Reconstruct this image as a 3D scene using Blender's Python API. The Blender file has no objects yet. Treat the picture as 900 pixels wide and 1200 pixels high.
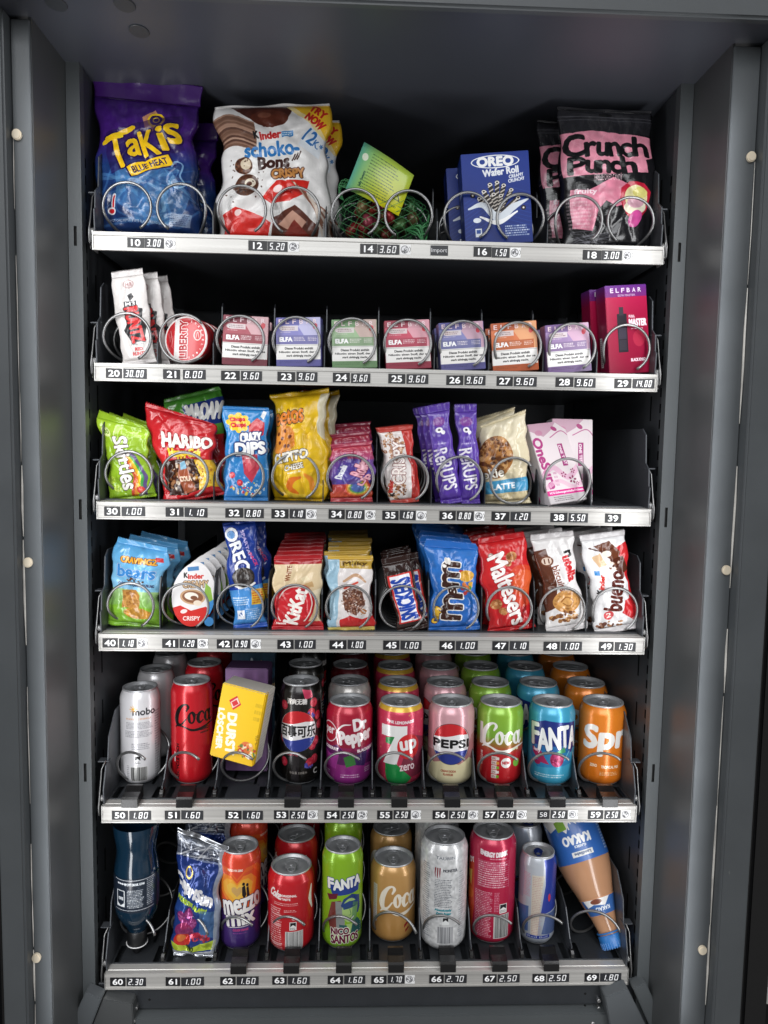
import bpy, bmesh, math, random
import numpy as np
from mathutils import Vector, Matrix, noise
from math import sin, cos, pi, radians, atan2, sqrt

SC = bpy.context.scene
COL = SC.collection

# ------------------------------------------------------------------ camera, world, lamps, exposure
CAM = np.array([-.0296, -.9993, 0.0]); YAW, PITCH, ROLL = .0382, .0899, .0172
_f = np.array([sin(YAW)*cos(PITCH), cos(YAW)*cos(PITCH), -sin(PITCH)])
_r = np.array([cos(YAW), -sin(YAW), 0.0]); _u = np.cross(_r, _f)
R_ = cos(ROLL)*_r + sin(ROLL)*_u; U_ = -sin(ROLL)*_r + cos(ROLL)*_u
cd = bpy.data.cameras.new('camera'); cam = bpy.data.objects.new('camera', cd); COL.objects.link(cam)
cam.matrix_world = Matrix(((R_[0], U_[0], -_f[0], CAM[0]), (R_[1], U_[1], -_f[1], CAM[1]), (R_[2], U_[2], -_f[2], CAM[2]), (0, 0, 0, 1)))
cd.sensor_fit = 'HORIZONTAL'; cd.sensor_width = 36; cd.lens = 36.0; cd.clip_start = .01; cd.clip_end = 200
SC.camera = cam
W = bpy.data.worlds.new('World'); SC.world = W; W.use_nodes = True
nt = W.node_tree; nt.nodes.clear()
wo = nt.nodes.new('ShaderNodeOutputWorld'); bg = nt.nodes.new('ShaderNodeBackground')
tc = nt.nodes.new('ShaderNodeTexCoord'); sp = nt.nodes.new('ShaderNodeSeparateXYZ'); cr = nt.nodes.new('ShaderNodeValToRGB')
mr = nt.nodes.new('ShaderNodeMapRange'); mr.inputs[1].default_value = -1; mr.inputs[2].default_value = 1
nt.links.new(tc.outputs['Generated'], sp.inputs[0]); nt.links.new(sp.outputs[2], mr.inputs[0]); nt.links.new(mr.outputs[0], cr.inputs[0])
e = cr.color_ramp.elements   # an overcast street: grey paving, darker houses opposite, bright cloud above
e[0].position = .0; e[0].color = (.30, .295, .29, 1)
e[1].position = 1.0; e[1].color = (1, .99, .98, 1)
for p, c in ((.47, (.38, .375, .37, 1)), (.50, (.13, .13, .14, 1)), (.60, (.21, .21, .215, 1)), (.66, (.9, .9, .9, 1))):
    k = cr.color_ramp.elements.new(p); k.color = c
wn = nt.nodes.new('ShaderNodeTexNoise'); wn.inputs['Scale'].default_value = 2.6; wn.inputs['Detail'].default_value = 3     # uneven brightness of unseen facades and cloud, added to give reflections contrast
wm = nt.nodes.new('ShaderNodeMapRange'); wm.inputs[1].default_value = .35; wm.inputs[2].default_value = .65; wm.inputs[3].default_value = .45; wm.inputs[4].default_value = 1.6
wx = nt.nodes.new('ShaderNodeMix'); wx.data_type = 'RGBA'; wx.blend_type = 'MULTIPLY'; wx.inputs[0].default_value = 1
nt.links.new(tc.outputs['Generated'], wn.inputs['Vector']); nt.links.new(wn.outputs[0], wm.inputs[0]); nt.links.new(cr.outputs[0], wx.inputs[6]); nt.links.new(wm.outputs[0], wx.inputs[7])
nt.links.new(wx.outputs[2], bg.inputs[0]); bg.inputs[1].default_value = .58
nt.links.new(bg.outputs[0], wo.inputs[0])

def area_lamp(name, loc, target, sx, sy, power, col=(1, 1, 1)):
    l = bpy.data.lights.new(name, 'AREA'); l.shape = 'RECTANGLE'; l.size = sx; l.size_y = sy; l.energy = power; l.color = col
    o = bpy.data.objects.new(name, l); COL.objects.link(o); o.location = loc
    o.rotation_euler = (Vector(target)-Vector(loc)).to_track_quat('-Z', 'Y').to_euler()
    o['kind'] = 'helper'
    return o
# the two vertical light strips behind the door frame, and the soft daylight over the photographer's shoulder
area_lamp('light_strip', (-.372, -.155, -.17), (.12, .25, -.17), .05, 1.1, 1.5, (.98, .985, 1))
area_lamp('light_strip', (.376, -.155, -.17), (-.12, .25, -.17), .05, 1.1, 1.5, (.98, .985, 1))
area_lamp('daylight', (-.35, -2.4, .95), (0, 0, -.2), 1.9, 1.1, 29, (.96, .98, 1))

SC.view_settings.view_transform = 'Standard'; SC.view_settings.look = 'None'
SC.view_settings.gamma = 1; SC.view_settings.exposure = .0; SC.view_settings.use_curve_mapping = False
SC.cycles.max_bounces = 7; SC.cycles.diffuse_bounces = 4; SC.cycles.glossy_bounces = 3; SC.cycles.transparent_max_bounces = 8
SC.cycles.transmission_bounces = 4; SC.cycles.caustics_reflective = False; SC.cycles.caustics_refractive = False
SC.cycles.use_denoising = True; SC.cycles.sample_clamp_indirect = 4

def at(px, py, Y):
    """point on the upright plane at depth Y that the photograph shows at px, py (900 x 1200)"""
    d = _f + (px-450)/900*R_ - (py-600)/900*U_
    p = CAM + (Y-CAM[1])/d[1]*d
    return float(p[0]), float(p[2])

# ------------------------------------------------------------------ materials
def lin(c):
    if isinstance(c, str):
        c = c.lstrip('#'); c = [int(c[i:i+2], 16)/255 for i in (0, 2, 4)]
    return tuple(x/12.92 if x <= .04045 else ((x+.055)/1.055)**2.4 for x in c)
def setin(b, **kw):
    for k, v in kw.items():
        k = k.replace('_', ' ')
        if k in b.inputs: b.inputs[k].default_value = v
MATS = {}
def mat(name, col, rough=.5, metal=0., bump=0., bscale=300., coat=0., var=.0, vscale=20., emit=0., alpha=1., trans=0., scratch=0., aniso=None, wear=0.):
    if name in MATS: return MATS[name]
    m = bpy.data.materials.new(name); m.use_nodes = True; n = m.node_tree; b = n.nodes['Principled BSDF']
    c = lin(col)
    setin(b, Base_Color=(*c, 1), Roughness=rough, Metallic=metal, Coat_Weight=coat, Alpha=alpha, Transmission_Weight=trans)
    if emit: setin(b, Emission_Color=(*c, 1), Emission_Strength=emit)
    t = n.nodes.new('ShaderNodeTexCoord')
    if var or scratch:
        mp = n.nodes.new('ShaderNodeMapping'); mp.inputs['Scale'].default_value = aniso or (1, 1, 1)
        n.links.new(t.outputs['Object'], mp.inputs[0])
        ns = n.nodes.new('ShaderNodeTexNoise'); ns.inputs['Scale'].default_value = vscale; ns.inputs['Detail'].default_value = 6
        n.links.new(mp.outputs[0], ns.inputs['Vector'])
        if var:
            hs = n.nodes.new('ShaderNodeMapRange'); hs.inputs[1].default_value = .3; hs.inputs[2].default_value = .7
            hs.inputs[3].default_value = 1-var; hs.inputs[4].default_value = 1+var
            n.links.new(ns.outputs[0], hs.inputs[0])
            mx = n.nodes.new('ShaderNodeMix'); mx.data_type = 'RGBA'; mx.blend_type = 'MULTIPLY'; mx.inputs[0].default_value = 1
            mx.inputs[6].default_value = (*c, 1); n.links.new(hs.outputs[0], mx.inputs[7]); n.links.new(mx.outputs[2], b.inputs['Base Color'])
        if scratch:
            h2 = n.nodes.new('ShaderNodeMapRange'); h2.inputs[1].default_value = .3; h2.inputs[2].default_value = .7
            h2.inputs[3].default_value = max(.03, rough-scratch); h2.inputs[4].default_value = rough+scratch
            n.links.new(ns.outputs[0], h2.inputs[0]); n.links.new(h2.outputs[0], b.inputs['Roughness'])
    if wear:
        mp2 = n.nodes.new('ShaderNodeMapping'); mp2.inputs['Scale'].default_value = (60, 60, 9); mp2.inputs['Rotation'].default_value = (.2, .3, 0); n.links.new(t.outputs['Object'], mp2.inputs[0])
        w1 = n.nodes.new('ShaderNodeTexNoise'); w1.inputs['Scale'].default_value = 1.6; w1.inputs['Detail'].default_value = 8; w1.inputs['Roughness'].default_value = .7; n.links.new(mp2.outputs[0], w1.inputs['Vector'])
        w2 = n.nodes.new('ShaderNodeMapRange'); w2.inputs[1].default_value = .70; w2.inputs[2].default_value = .78; w2.inputs[3].default_value = 0; w2.inputs[4].default_value = wear; n.links.new(w1.outputs[0], w2.inputs[0])
        wxx = n.nodes.new('ShaderNodeMix'); wxx.data_type = 'RGBA'; wxx.inputs[7].default_value = (.34, .34, .33, 1)
        src = b.inputs['Base Color'].links[0].from_socket if b.inputs['Base Color'].links else None
        if src: n.links.new(src, wxx.inputs[6])
        else: wxx.inputs[6].default_value = (*c, 1)
        n.links.new(w2.outputs[0], wxx.inputs[0]); n.links.new(wxx.outputs[2], b.inputs['Base Color'])
    if bump:
        nb = n.nodes.new('ShaderNodeTexNoise'); nb.inputs['Scale'].default_value = bscale; nb.inputs['Detail'].default_value = 3
        n.links.new(t.outputs['Object'], nb.inputs['Vector'])
        bp = n.nodes.new('ShaderNodeBump'); bp.inputs['Strength'].default_value = bump; bp.inputs['Distance'].default_value = .001
        n.links.new(nb.outputs[0], bp.inputs['Height']); n.links.new(bp.outputs[0], b.inputs['Normal'])
    MATS[name] = m
    return m
paint = mat('grey_machine_paint', '#4a4c4d', .36, .0, bump=.12, bscale=900, var=.06, vscale=9, scratch=.05, wear=.45)
paint_frame = mat('door_frame_paint', '#54585b', .42, .0, bump=.15, bscale=900, var=.07, vscale=14, scratch=.08, wear=.6)
paint_rail = mat('rail_paint', '#4f5355', .4, .0, bump=.1, bscale=900, var=.05, vscale=9)
paint_in = mat('inner_wall_paint', '#3d4044', .45, .0, bump=.1, bscale=700, var=.06)
paint_back = mat('back_wall_paint', '#43474d', .5, 0, var=.1, vscale=4)
paint_ceil = mat('ceiling_paint', '#4a4d55', .36, .0, bump=.08, bscale=600, var=.05, vscale=4, scratch=.05)
black = mat('black_plastic', '#131314', .26, bump=.1, bscale=500)
void = mat('dark_opening', '#050505', .9)
tray_m = mat('dark_tray_steel', '#3a3d41', .34, .35, bump=.1, bscale=600, var=.08, vscale=30)
side_m = mat('tray_side_steel', '#4b4e53', .4, .25, bump=.1, bscale=600, var=.06)
alu = mat('brushed_aluminium_rail', '#b9b7b3', .36, .32, var=.1, vscale=40, scratch=.1, aniso=(.05, 1, 12))
alu2 = mat('aluminium_lip', '#b8b7b4', .3, .8, var=.06, vscale=40, aniso=(.05, 1, 12))
wire_m = mat('sprung_steel_wire', '#8e8e8e', .34, .85, var=.08, vscale=60)
bolt_m = mat('bright_screw', '#c9c9c9', .3, .9)
lid_m = mat('can_lid_aluminium', '#c9cbce', .42, .62, var=.05, vscale=50)
cream = mat('cream_rubber', '#e3d6bf', .6)
seal_glint = mat('pale_seal_glint', '#d7d3cc', .25, 0, var=.3, vscale=30)  # pale colour stands for the glint on the clear edge seal

# ------------------------------------------------------------------ printed artwork drawn in code
_fc = bpy.data.curves.new('lettering', 'FONT'); _fo = bpy.data.objects.new('lettering', _fc); COL.objects.link(_fo)
_fc.resolution_u = 3
_TC = {}; _AS = {}
def glyphs(s):
    if s in _TC: return _TC[s]
    _fc.body = s
    dg = bpy.context.evaluated_depsgraph_get(); dg.update()
    me = bpy.data.meshes.new_from_object(_fo.evaluated_get(dg))
    co = np.array([v.co[:2] for v in me.vertices]) if len(me.vertices) else np.zeros((1, 2))
    E = []
    for p in me.polygons:
        q = co[list(p.vertices)]; x, y = q[:, 0], q[:, 1]
        if (x*np.roll(y, -1)-y*np.roll(x, -1)).sum() < 0: q = q[::-1]
        E.append(np.hstack([q, np.roll(q, -1, 0)]))
    E = np.vstack(E) if E else np.zeros((0, 4))
    bpy.data.meshes.remove(me)
    if len(E):
        x0, y0, x1, y1 = E[:, 0].min(), E[:, 1].min(), E[:, 0].max(), E[:, 1].max()
        _AS[s] = (x1-x0)/(y1-y0)
        E = (E-[x0, y0, x0, y0])/[x1-x0, y1-y0, x1-x0, y1-y0]
        E[:, 1] = 1-E[:, 1]; E[:, 3] = 1-E[:, 3]     # y down
    _TC[s] = E
    return E
def raster(E, H, Wd, ss=3):
    acc = np.zeros((H, Wd+2))
    if not len(E): return acc[:, :Wd]
    x0, y0, x1, y1 = E.T
    sg = np.where(y1 > y0, 1., -1.)
    ya, yb = np.minimum(y0, y1)*ss, np.maximum(y0, y1)*ss
    i0 = np.clip(np.ceil(ya-.5), 0, H*ss).astype(int); i1 = np.clip(np.ceil(yb-.5), 0, H*ss).astype(int)
    n = np.maximum(i1-i0, 0); k = n > 0
    if not k.any(): return acc[:, :Wd]
    x0, y0, x1, y1, sg, i0, n = x0[k], y0[k], x1[k], y1[k], sg[k], i0[k], n[k]
    idx = np.repeat(np.arange(len(n)), n)
    row = np.arange(n.sum())-np.repeat(np.cumsum(n)-n, n)+i0[idx]
    ys = (row+.5)/ss
    xs = np.clip(x0[idx]+(ys-y0[idx])*(x1-x0)[idx]/(y1-y0)[idx], 0, Wd)
    fl = np.floor(xs).astype(int); fr = xs-fl
    np.add.at(acc, (row//ss, fl), sg[idx]*(1-fr)/ss); np.add.at(acc, (row//ss, fl+1), sg[idx]*fr/ss)
    return np.clip(np.abs(np.cumsum(acc, 1)), 0, 1)[:, :Wd]
def hexc(c):
    if isinstance(c, str):
        c = c.lstrip('#'); return np.array([int(c[i:i+2], 16)/255 for i in (0, 2, 4)])
    return np.array(c, float)
def loop_edges(p):
    p = np.asarray(p, float); x, y = p[:, 0], p[:, 1]
    if (x*np.roll(y, -1)-y*np.roll(x, -1)).sum() < 0: p = p[::-1]
    return np.hstack([p, np.roll(p, -1, 0)])
def spline(pts, n=7):
    P = [np.array(p, float) for p in pts]; P = [2*P[0]-P[1]]+P+[2*P[-1]-P[-2]]; o = []
    for i in range(1, len(P)-2):
        for t in np.arange(n)/n:
            a, b, c, d = P[i-1], P[i], P[i+1], P[i+2]
            o.append(.5*(2*b+(c-a)*t+(2*a-5*b+4*c-d)*t*t+(3*b-a-3*c+d)*t**3))
    return np.array(o+[P[-2]])
def glyph_aspect(s): glyphs(s); return _AS.get(s, 1)
class Art:
    """a flat printed sheet, millimetres, y down"""
    def __init__(s, w, h, bgc='#ffffff', res=4., seed=1):
        s.w, s.h, s.s = w, h, res; s.H, s.W = int(h*res), int(w*res)
        s.a = np.zeros((s.H, s.W, 3))+hexc(bgc); s.rng = np.random.default_rng(seed)
    def _put(s, E, col, a=1., grow=0., clip=None):
        if not len(E): return
        E = E*s.s; g = int(grow*s.s)+2
        x0 = max(int(min(E[:, 0].min(), E[:, 2].min()))-g, 0); x1 = min(int(max(E[:, 0].max(), E[:, 2].max()))+g+1, s.W)
        y0 = max(int(min(E[:, 1].min(), E[:, 3].min()))-g, 0); y1 = min(int(max(E[:, 1].max(), E[:, 3].max()))+g+1, s.H)
        if x1 <= x0 or y1 <= y0: return
        m = raster(E-[x0, y0, x0, y0], y1-y0, x1-x0)
        if grow: m = s._dil(m, grow*s.s)
        if clip is not None: m = m*clip[y0:y1, x0:x1]
        m = (m*a)[..., None]
        s.a[y0:y1, x0:x1] = s.a[y0:y1, x0:x1]*(1-m)+hexc(col)*m
    def _dil(s, m, r):
        o = m.copy(); H, Wd = m.shape
        for q in (r, r*.5) if r > 2 else (r,):
            for k in range(12):
                dx, dy = int(round(q*cos(k*pi/6))), int(round(q*sin(k*pi/6)))
                if abs(dx) >= Wd or abs(dy) >= H: continue
                sh = np.zeros_like(m); sh[max(dy, 0):H+min(dy, 0), max(dx, 0):Wd+min(dx, 0)] = m[max(-dy, 0):H+min(-dy, 0), max(-dx, 0):Wd+min(-dx, 0)]
                o = np.maximum(o, sh)
        return o
    def mask(s, pts): return raster(loop_edges(pts)*s.s, s.H, s.W)
    def emask(s, cx, cy, rx, ry):
        t = np.arange(40)*pi/20; return s.mask(np.c_[cx+rx*np.cos(t), cy+ry*np.sin(t)])
    def P(s, pts, col, a=1., clip=None): s._put(loop_edges(pts), col, a, clip=clip)
    def R(s, x0, y0, x1, y1, col, rot=0, a=1.):
        p = np.array([(x0, y0), (x1, y0), (x1, y1), (x0, y1)], float)
        if rot: p = s._rot(p, (x0+x1)/2, (y0+y1)/2, rot)
        s._put(loop_edges(p), col, a)
    def _rot(s, p, cx, cy, rot):
        c, q = cos(radians(rot)), sin(radians(rot)); p = p-[cx, cy]
        return np.c_[p[:, 0]*c-p[:, 1]*q+cx, p[:, 0]*q+p[:, 1]*c+cy]
    def E(s, cx, cy, rx, ry, col, rot=0, a=1., clip=None):
        t = np.arange(36)*pi/18; p = np.c_[cx+rx*np.cos(t), cy+ry*np.sin(t)]
        if rot: p = s._rot(p, cx, cy, rot)
        s._put(loop_edges(p), col, a, clip=clip)
    def S(s, pts, w, col, a=1., curve=True, clip=None):
        P = spline(pts) if curve and len(pts) > 2 else np.array(pts, float)
        ws = np.interp(np.linspace(0, 1, len(P)), np.linspace(0, 1, len(w)), w) if isinstance(w, (list, tuple)) else np.full(len(P), w)
        Es = []
        for i in range(len(P)):
            t = np.arange(8)*pi/4; Es.append(loop_edges(np.c_[P[i, 0]+ws[i]/2*np.cos(t), P[i, 1]+ws[i]/2*np.sin(t)]))
            if i+1 < len(P):
                d = P[i+1]-P[i]; L = np.hypot(*d)
                if L < 1e-6: continue
                nn = np.array([-d[1], d[0]])/L
                Es.append(loop_edges([P[i]+nn*ws[i]/2, P[i+1]+nn*ws[i+1]/2, P[i+1]-nn*ws[i+1]/2, P[i]-nn*ws[i]/2]))
        s._put(np.vstack(Es), col, a, clip=clip)
    def T(s, txt, x0, y0, x1, y1, col, rot=0, sh=0., b=0., o=None, ow=.6, arch=0., a=1., wedge=0., clip=None):
        E = glyphs(txt).copy(); b *= .66
        if not len(E): return
        for i in (0, 2):
            u, v = E[:, i].copy(), E[:, i+1].copy()
            hh = y1-y0
            vv = y0+hh*v
            if wedge: vv = (y0+y1)/2+(vv-(y0+y1)/2)*(1+wedge*(u-.5))
            vv = vv-arch*(1-(2*u-1)**2)
            E[:, i] = x0+(x1-x0)*u+sh*(1-v)*hh; E[:, i+1] = vv
        if rot:
            cx, cy = (x0+x1)/2, (y0+y1)/2
            for i in (0, 2): E[:, i:i+2] = s._rot(E[:, i:i+2], cx, cy, rot)
        if o is not None: s._put(E, o, a, grow=b+ow, clip=clip)
        s._put(E, col, a, grow=b, clip=clip)
    def V(s, y0, y1, c0, c1, x0=0, x1=None):
        a, b = int(y0*s.s), int(y1*s.s); t = np.linspace(0, 1, max(b-a, 1))[:, None, None]
        s.a[a:b, int(x0*s.s):(int(x1*s.s) if x1 else s.W)] = hexc(c0)*(1-t)+hexc(c1)*t
    def L(s, x0, y0, x1, y1, n, col, a=.8, rot=0, fill=.9):
        hh = (y1-y0)/n
        cx, cy = (x0+x1)/2, (y0+y1)/2
        for i in range(n):
            x = x0; y = y0+i*hh; end = x1-(x1-x0)*(s.rng.random()*(1-fill)*2)
            while x < end:
                l = s.rng.uniform(.8, 3.2); p = np.array([(x, y+hh*.15), (min(x+l, end), y+hh*.15), (min(x+l, end), y+hh*.7), (x, y+hh*.7)])
                if rot: p = s._rot(p, cx, cy, rot)
                s._put(loop_edges(p), col, a*s.rng.uniform(.55, 1)); x += l+.5
    def B(s, x, y, w, h, col='#111111', bgc='#f2f2f0', rot=0):
        s.R(x, y, x+w, y+h, bgc)
        if rot:
            q = y+.6
            while q < y+h-.8:
                t = s.rng.choice([.22, .4, .7]); s.R(x+.7, q, x+w-.7, q+t, col); q += t+s.rng.choice([.3, .5, .8])
        else:
            q = x+.6
            while q < x+w-.8:
                t = s.rng.choice([.22, .4, .7]); s.R(q, y+.6, q+t, y+h-.8, col); q += t+s.rng.choice([.3, .5, .8])
    def D(s, cx, cy, rx, ry, cols, n, r0, r1, clip=None, a=.9):
        for _ in range(n):
            t = s.rng.uniform(0, 2*pi); q = sqrt(s.rng.random())
            c = cols[s.rng.integers(len(cols))]; r = s.rng.uniform(r0, r1)
            s.E(cx+rx*q*cos(t), cy+ry*q*sin(t), r, r*s.rng.uniform(.5, 1), c, s.rng.uniform(0, 180), a, clip)
    def N(s, amt=.04, sc=3):
        h, w = int(s.h/sc)+2, int(s.w/sc)+2; g = s.rng.normal(0, amt, (h, w))
        yy = np.linspace(0, h-1.001, s.H); xx = np.linspace(0, w-1.001, s.W)
        yi, xi = yy.astype(int), xx.astype(int); fy, fx = (yy-yi)[:, None], (xx-xi)[None]
        v = g[yi][:, xi]*(1-fy)*(1-fx)+g[yi+1][:, xi]*fy*(1-fx)+g[yi][:, xi+1]*(1-fy)*fx+g[yi+1][:, xi+1]*fy*fx
        s.a = np.clip(s.a*(1+v[..., None]), 0, 1)
    def image(s, name):
        im = bpy.data.images.new(name, s.W, s.H, alpha=False)
        buf = np.ones((s.H, s.W, 4), np.float32); buf[..., :3] = np.clip(s.a[::-1], 0, 1)
        im.pixels.foreach_set(buf.ravel()); im.update(); im.pack()
        return im
def printed(name, art, rough=.35, metal=0., coat=0., bump=0., bscale=60., bdist=.002, ani=(1, 1, 1), spec=.5):
    m = bpy.data.materials.new(name); m.use_nodes = True; n = m.node_tree; b = n.nodes['Principled BSDF']
    t = n.nodes.new('ShaderNodeTexImage'); t.image = art.image(name); t.extension = 'EXTEND'
    uv = n.nodes.new('ShaderNodeUVMap'); uv.uv_map = 'UVMap'; n.links.new(uv.outputs[0], t.inputs[0])
    n.links.new(t.outputs[0], b.inputs['Base Color'])
    setin(b, Roughness=rough, Metallic=metal, Coat_Weight=coat, Coat_Roughness=.12, Specular_IOR_Level=spec)
    if bump:
        c = n.nodes.new('ShaderNodeTexCoord'); mp = n.nodes.new('ShaderNodeMapping'); mp.inputs['Scale'].default_value = ani
        nb = n.nodes.new('ShaderNodeTexNoise'); nb.inputs['Scale'].default_value = bscale; nb.inputs['Detail'].default_value = 4; nb.inputs['Distortion'].default_value = .6
        bp = n.nodes.new('ShaderNodeBump'); bp.inputs['Strength'].default_value = bump; bp.inputs['Distance'].default_value = bdist
        n.links.new(c.outputs['Object'], mp.inputs[0]); n.links.new(mp.outputs[0], nb.inputs['Vector'])
        n.links.new(nb.outputs[0], bp.inputs['Height']); n.links.new(bp.outputs[0], b.inputs['Normal'])
    return m

# ------------------------------------------------------------------ object helpers
def tag(o, label=None, cat=None, group=None, kind=None):
    if label: o['label'] = label
    if cat: o['category'] = cat
    if group: o['group'] = group
    if kind: o['kind'] = kind
    return o
def empty(name, loc=(0, 0, 0), rot=(0, 0, 0), label=None, cat=None, group=None):
    o = bpy.data.objects.new(name, None); o.empty_display_size = .02; COL.objects.link(o)
    o.location = loc; o.rotation_euler = rot
    return tag(o, label, cat, group)
KIDS = {}
def link(name, me, m, parent=None, loc=None, rot=None, smooth=True):
    o = bpy.data.objects.new(name, me); COL.objects.link(o)
    if m is not None and not me.materials: me.materials.append(m)
    if smooth: me.shade_smooth()
    if parent: o.parent = parent; KIDS.setdefault(parent.name, []).append(o)
    if loc: o.location = loc
    if rot: o.rotation_euler = rot
    return o
def copy_tree(o, parent=None):
    c = o.copy(); COL.objects.link(c); c.parent = parent
    if parent: KIDS.setdefault(parent.name, []).append(c)
    for ch in list(KIDS.get(o.name, [])): copy_tree(ch, c)
    return c
class MB:
    """collects plain solids for ONE mesh"""
    def __init__(s): s.v = []; s.f = []
    def add(s, v, f):
        n = len(s.v); s.v += [tuple(x) for x in v]; s.f += [tuple(i+n for i in q) for q in f]; return s
    def box(s, x0, x1, y0, y1, z0, z1):
        return s.add([(x0, y0, z0), (x1, y0, z0), (x1, y1, z0), (x0, y1, z0), (x0, y0, z1), (x1, y0, z1), (x1, y1, z1), (x0, y1, z1)],
                     [(0, 3, 2, 1), (4, 5, 6, 7), (0, 1, 5, 4), (1, 2, 6, 5), (2, 3, 7, 6), (3, 0, 4, 7)])
    def quad(s, a, b, c, d): return s.add([a, b, c, d], [(0, 1, 2, 3)])
    def tube(s, pts, r, n=8, cap=True):
        P = [Vector(p) for p in pts]; rings = []; up = None
        for i, p in enumerate(P):
            t = (P[min(i+1, len(P)-1)]-P[max(i-1, 0)]).normalized()
            if up is None: up = t.orthogonal().normalized()
            up = (up-t*up.dot(t)).normalized(); w = t.cross(up)
            rr = r[i] if isinstance(r, (list, tuple)) else r
            rings.append([p+rr*(cos(2*pi*k/n)*up+sin(2*pi*k/n)*w) for k in range(n)])
        v = [q for g in rings for q in g]
        f = [(i*n+k, i*n+(k+1) % n, (i+1)*n+(k+1) % n, (i+1)*n+k) for i in range(len(P)-1) for k in range(n)]
        if cap: f += [tuple(range(n-1, -1, -1)), tuple((len(P)-1)*n+k for k in range(n))]
        return s.add(v, f)
    def prism(s, poly, a0, a1, axis='x'):
        n = len(poly)
        mk = {'x': lambda p, a: (a, p[0], p[1]), 'y': lambda p, a: (p[0], a, p[1]), 'z': lambda p, a: (p[0], p[1], a)}[axis]
        v = [mk(p, a0) for p in poly]+[mk(p, a1) for p in poly]
        return s.add(v, [tuple(range(n)), tuple(range(2*n-1, n-1, -1))]+[(i, (i+1) % n, (i+1) % n+n, i+n) for i in range(n)])
    def mesh(s, name='mesh', bevel=0., seg=1, angle=40):
        me = bpy.data.meshes.new(name); me.from_pydata(s.v, [], s.f); me.validate()
        b = bmesh.new(); b.from_mesh(me); bmesh.ops.recalc_face_normals(b, faces=b.faces)
        if bevel:
            ed = [q for q in b.edges if len(q.link_faces) == 2 and q.calc_face_angle(0) > radians(angle)]
            bmesh.ops.bevel(b, geom=ed, offset=bevel, segments=seg, affect='EDGES', clamp_overlap=True)
        b.to_mesh(me); b.free()
        return me
    def build(s, name, m, parent=None, bevel=0., seg=1, smooth=False, **k):
        return link(name, s.mesh(name, bevel, seg), m, parent, smooth=smooth, **k)
def lathe(prof, n=48, art_range=None, name='lathe'):
    """prof: (r, z) bottom to top, closed where r = 0; u runs once round with u = .5 facing the front (-y)"""
    v = []; f = []; uv = []; zs = [p[1] for p in prof]; z0, z1 = art_range or (min(zs), max(zs))
    for r, z in prof:
        for k in range(n+1):
            a = -pi+2*pi*k/n; v.append((r*sin(a), -r*cos(a), z)); uv.append((k/n, (z-z0)/(z1-z0)))
    m = n+1
    for i in range(len(prof)-1):
        for k in range(n):
            f.append((i*m+k, i*m+k+1, (i+1)*m+k+1, (i+1)*m+k))
    me = bpy.data.meshes.new(name); me.from_pydata(v, [], f)
    l = me.uv_layers.new(name='UVMap'); li = np.zeros(len(me.loops), np.int32); me.loops.foreach_get('vertex_index', li)
    l.data.foreach_set('uv', np.array(uv, np.float32)[li].ravel())
    me.shade_smooth(); me.update()
    return me
def uv_mesh(v, f, uv, name):
    me = bpy.data.meshes.new(name); me.from_pydata(v, [], f); l = me.uv_layers.new(name='UVMap')
    li = np.zeros(len(me.loops), np.int32); me.loops.foreach_get('vertex_index', li)
    l.data.foreach_set('uv', np.array(uv, np.float32)[li].ravel()); me.update()
    return me
# ------------------------------------------------------------------ the cabinet
ZT = [.2564, .0947, -.0813, -.2544, -.4888, -.7257]      # tops of the six price rails
FL = .002                                               # tray floor above the rail top
CEIL = .457; BOT = -1.02; BACK = .50; HW = .36
def perforated(mb, fn, a0, a1, b0, b1, cols):
    """a sheet in plane fn(a, b) with rectangular holes: cols = [(c0, c1, [(s0, s1), ...]), ...]"""
    a = a0
    for c0, c1, sl in sorted(cols):
        if c0 > a: mb.quad(fn(a, b0), fn(c0, b0), fn(c0, b1), fn(a, b1))
        b = b0
        for s0, s1 in sorted(sl):
            mb.quad(fn(c0, b), fn(c1, b), fn(c1, s0), fn(c0, s0)); b = s1
        mb.quad(fn(c0, b), fn(c1, b), fn(c1, b1), fn(c0, b1)); a = c1
    mb.quad(fn(a, b0), fn(a1, b0), fn(a1, b1), fn(a, b1))
VM = empty('vending_machine', (0, 0, BOT), label='dark grey vending machine cabinet standing open around all six shelves', cat='vending machine')
def cab(mb, name, m, bevel=0., seg=1):
    me = mb.mesh(name, bevel, seg)
    me.transform(Matrix.Translation((0, 0, -BOT)))
    return link(name, me, m, VM, smooth=False)
def slots(z0, z1, step, l): 
    o = []; z = z0
    while z < z1: o.append((z, z+l)); z += step
    return o
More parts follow.
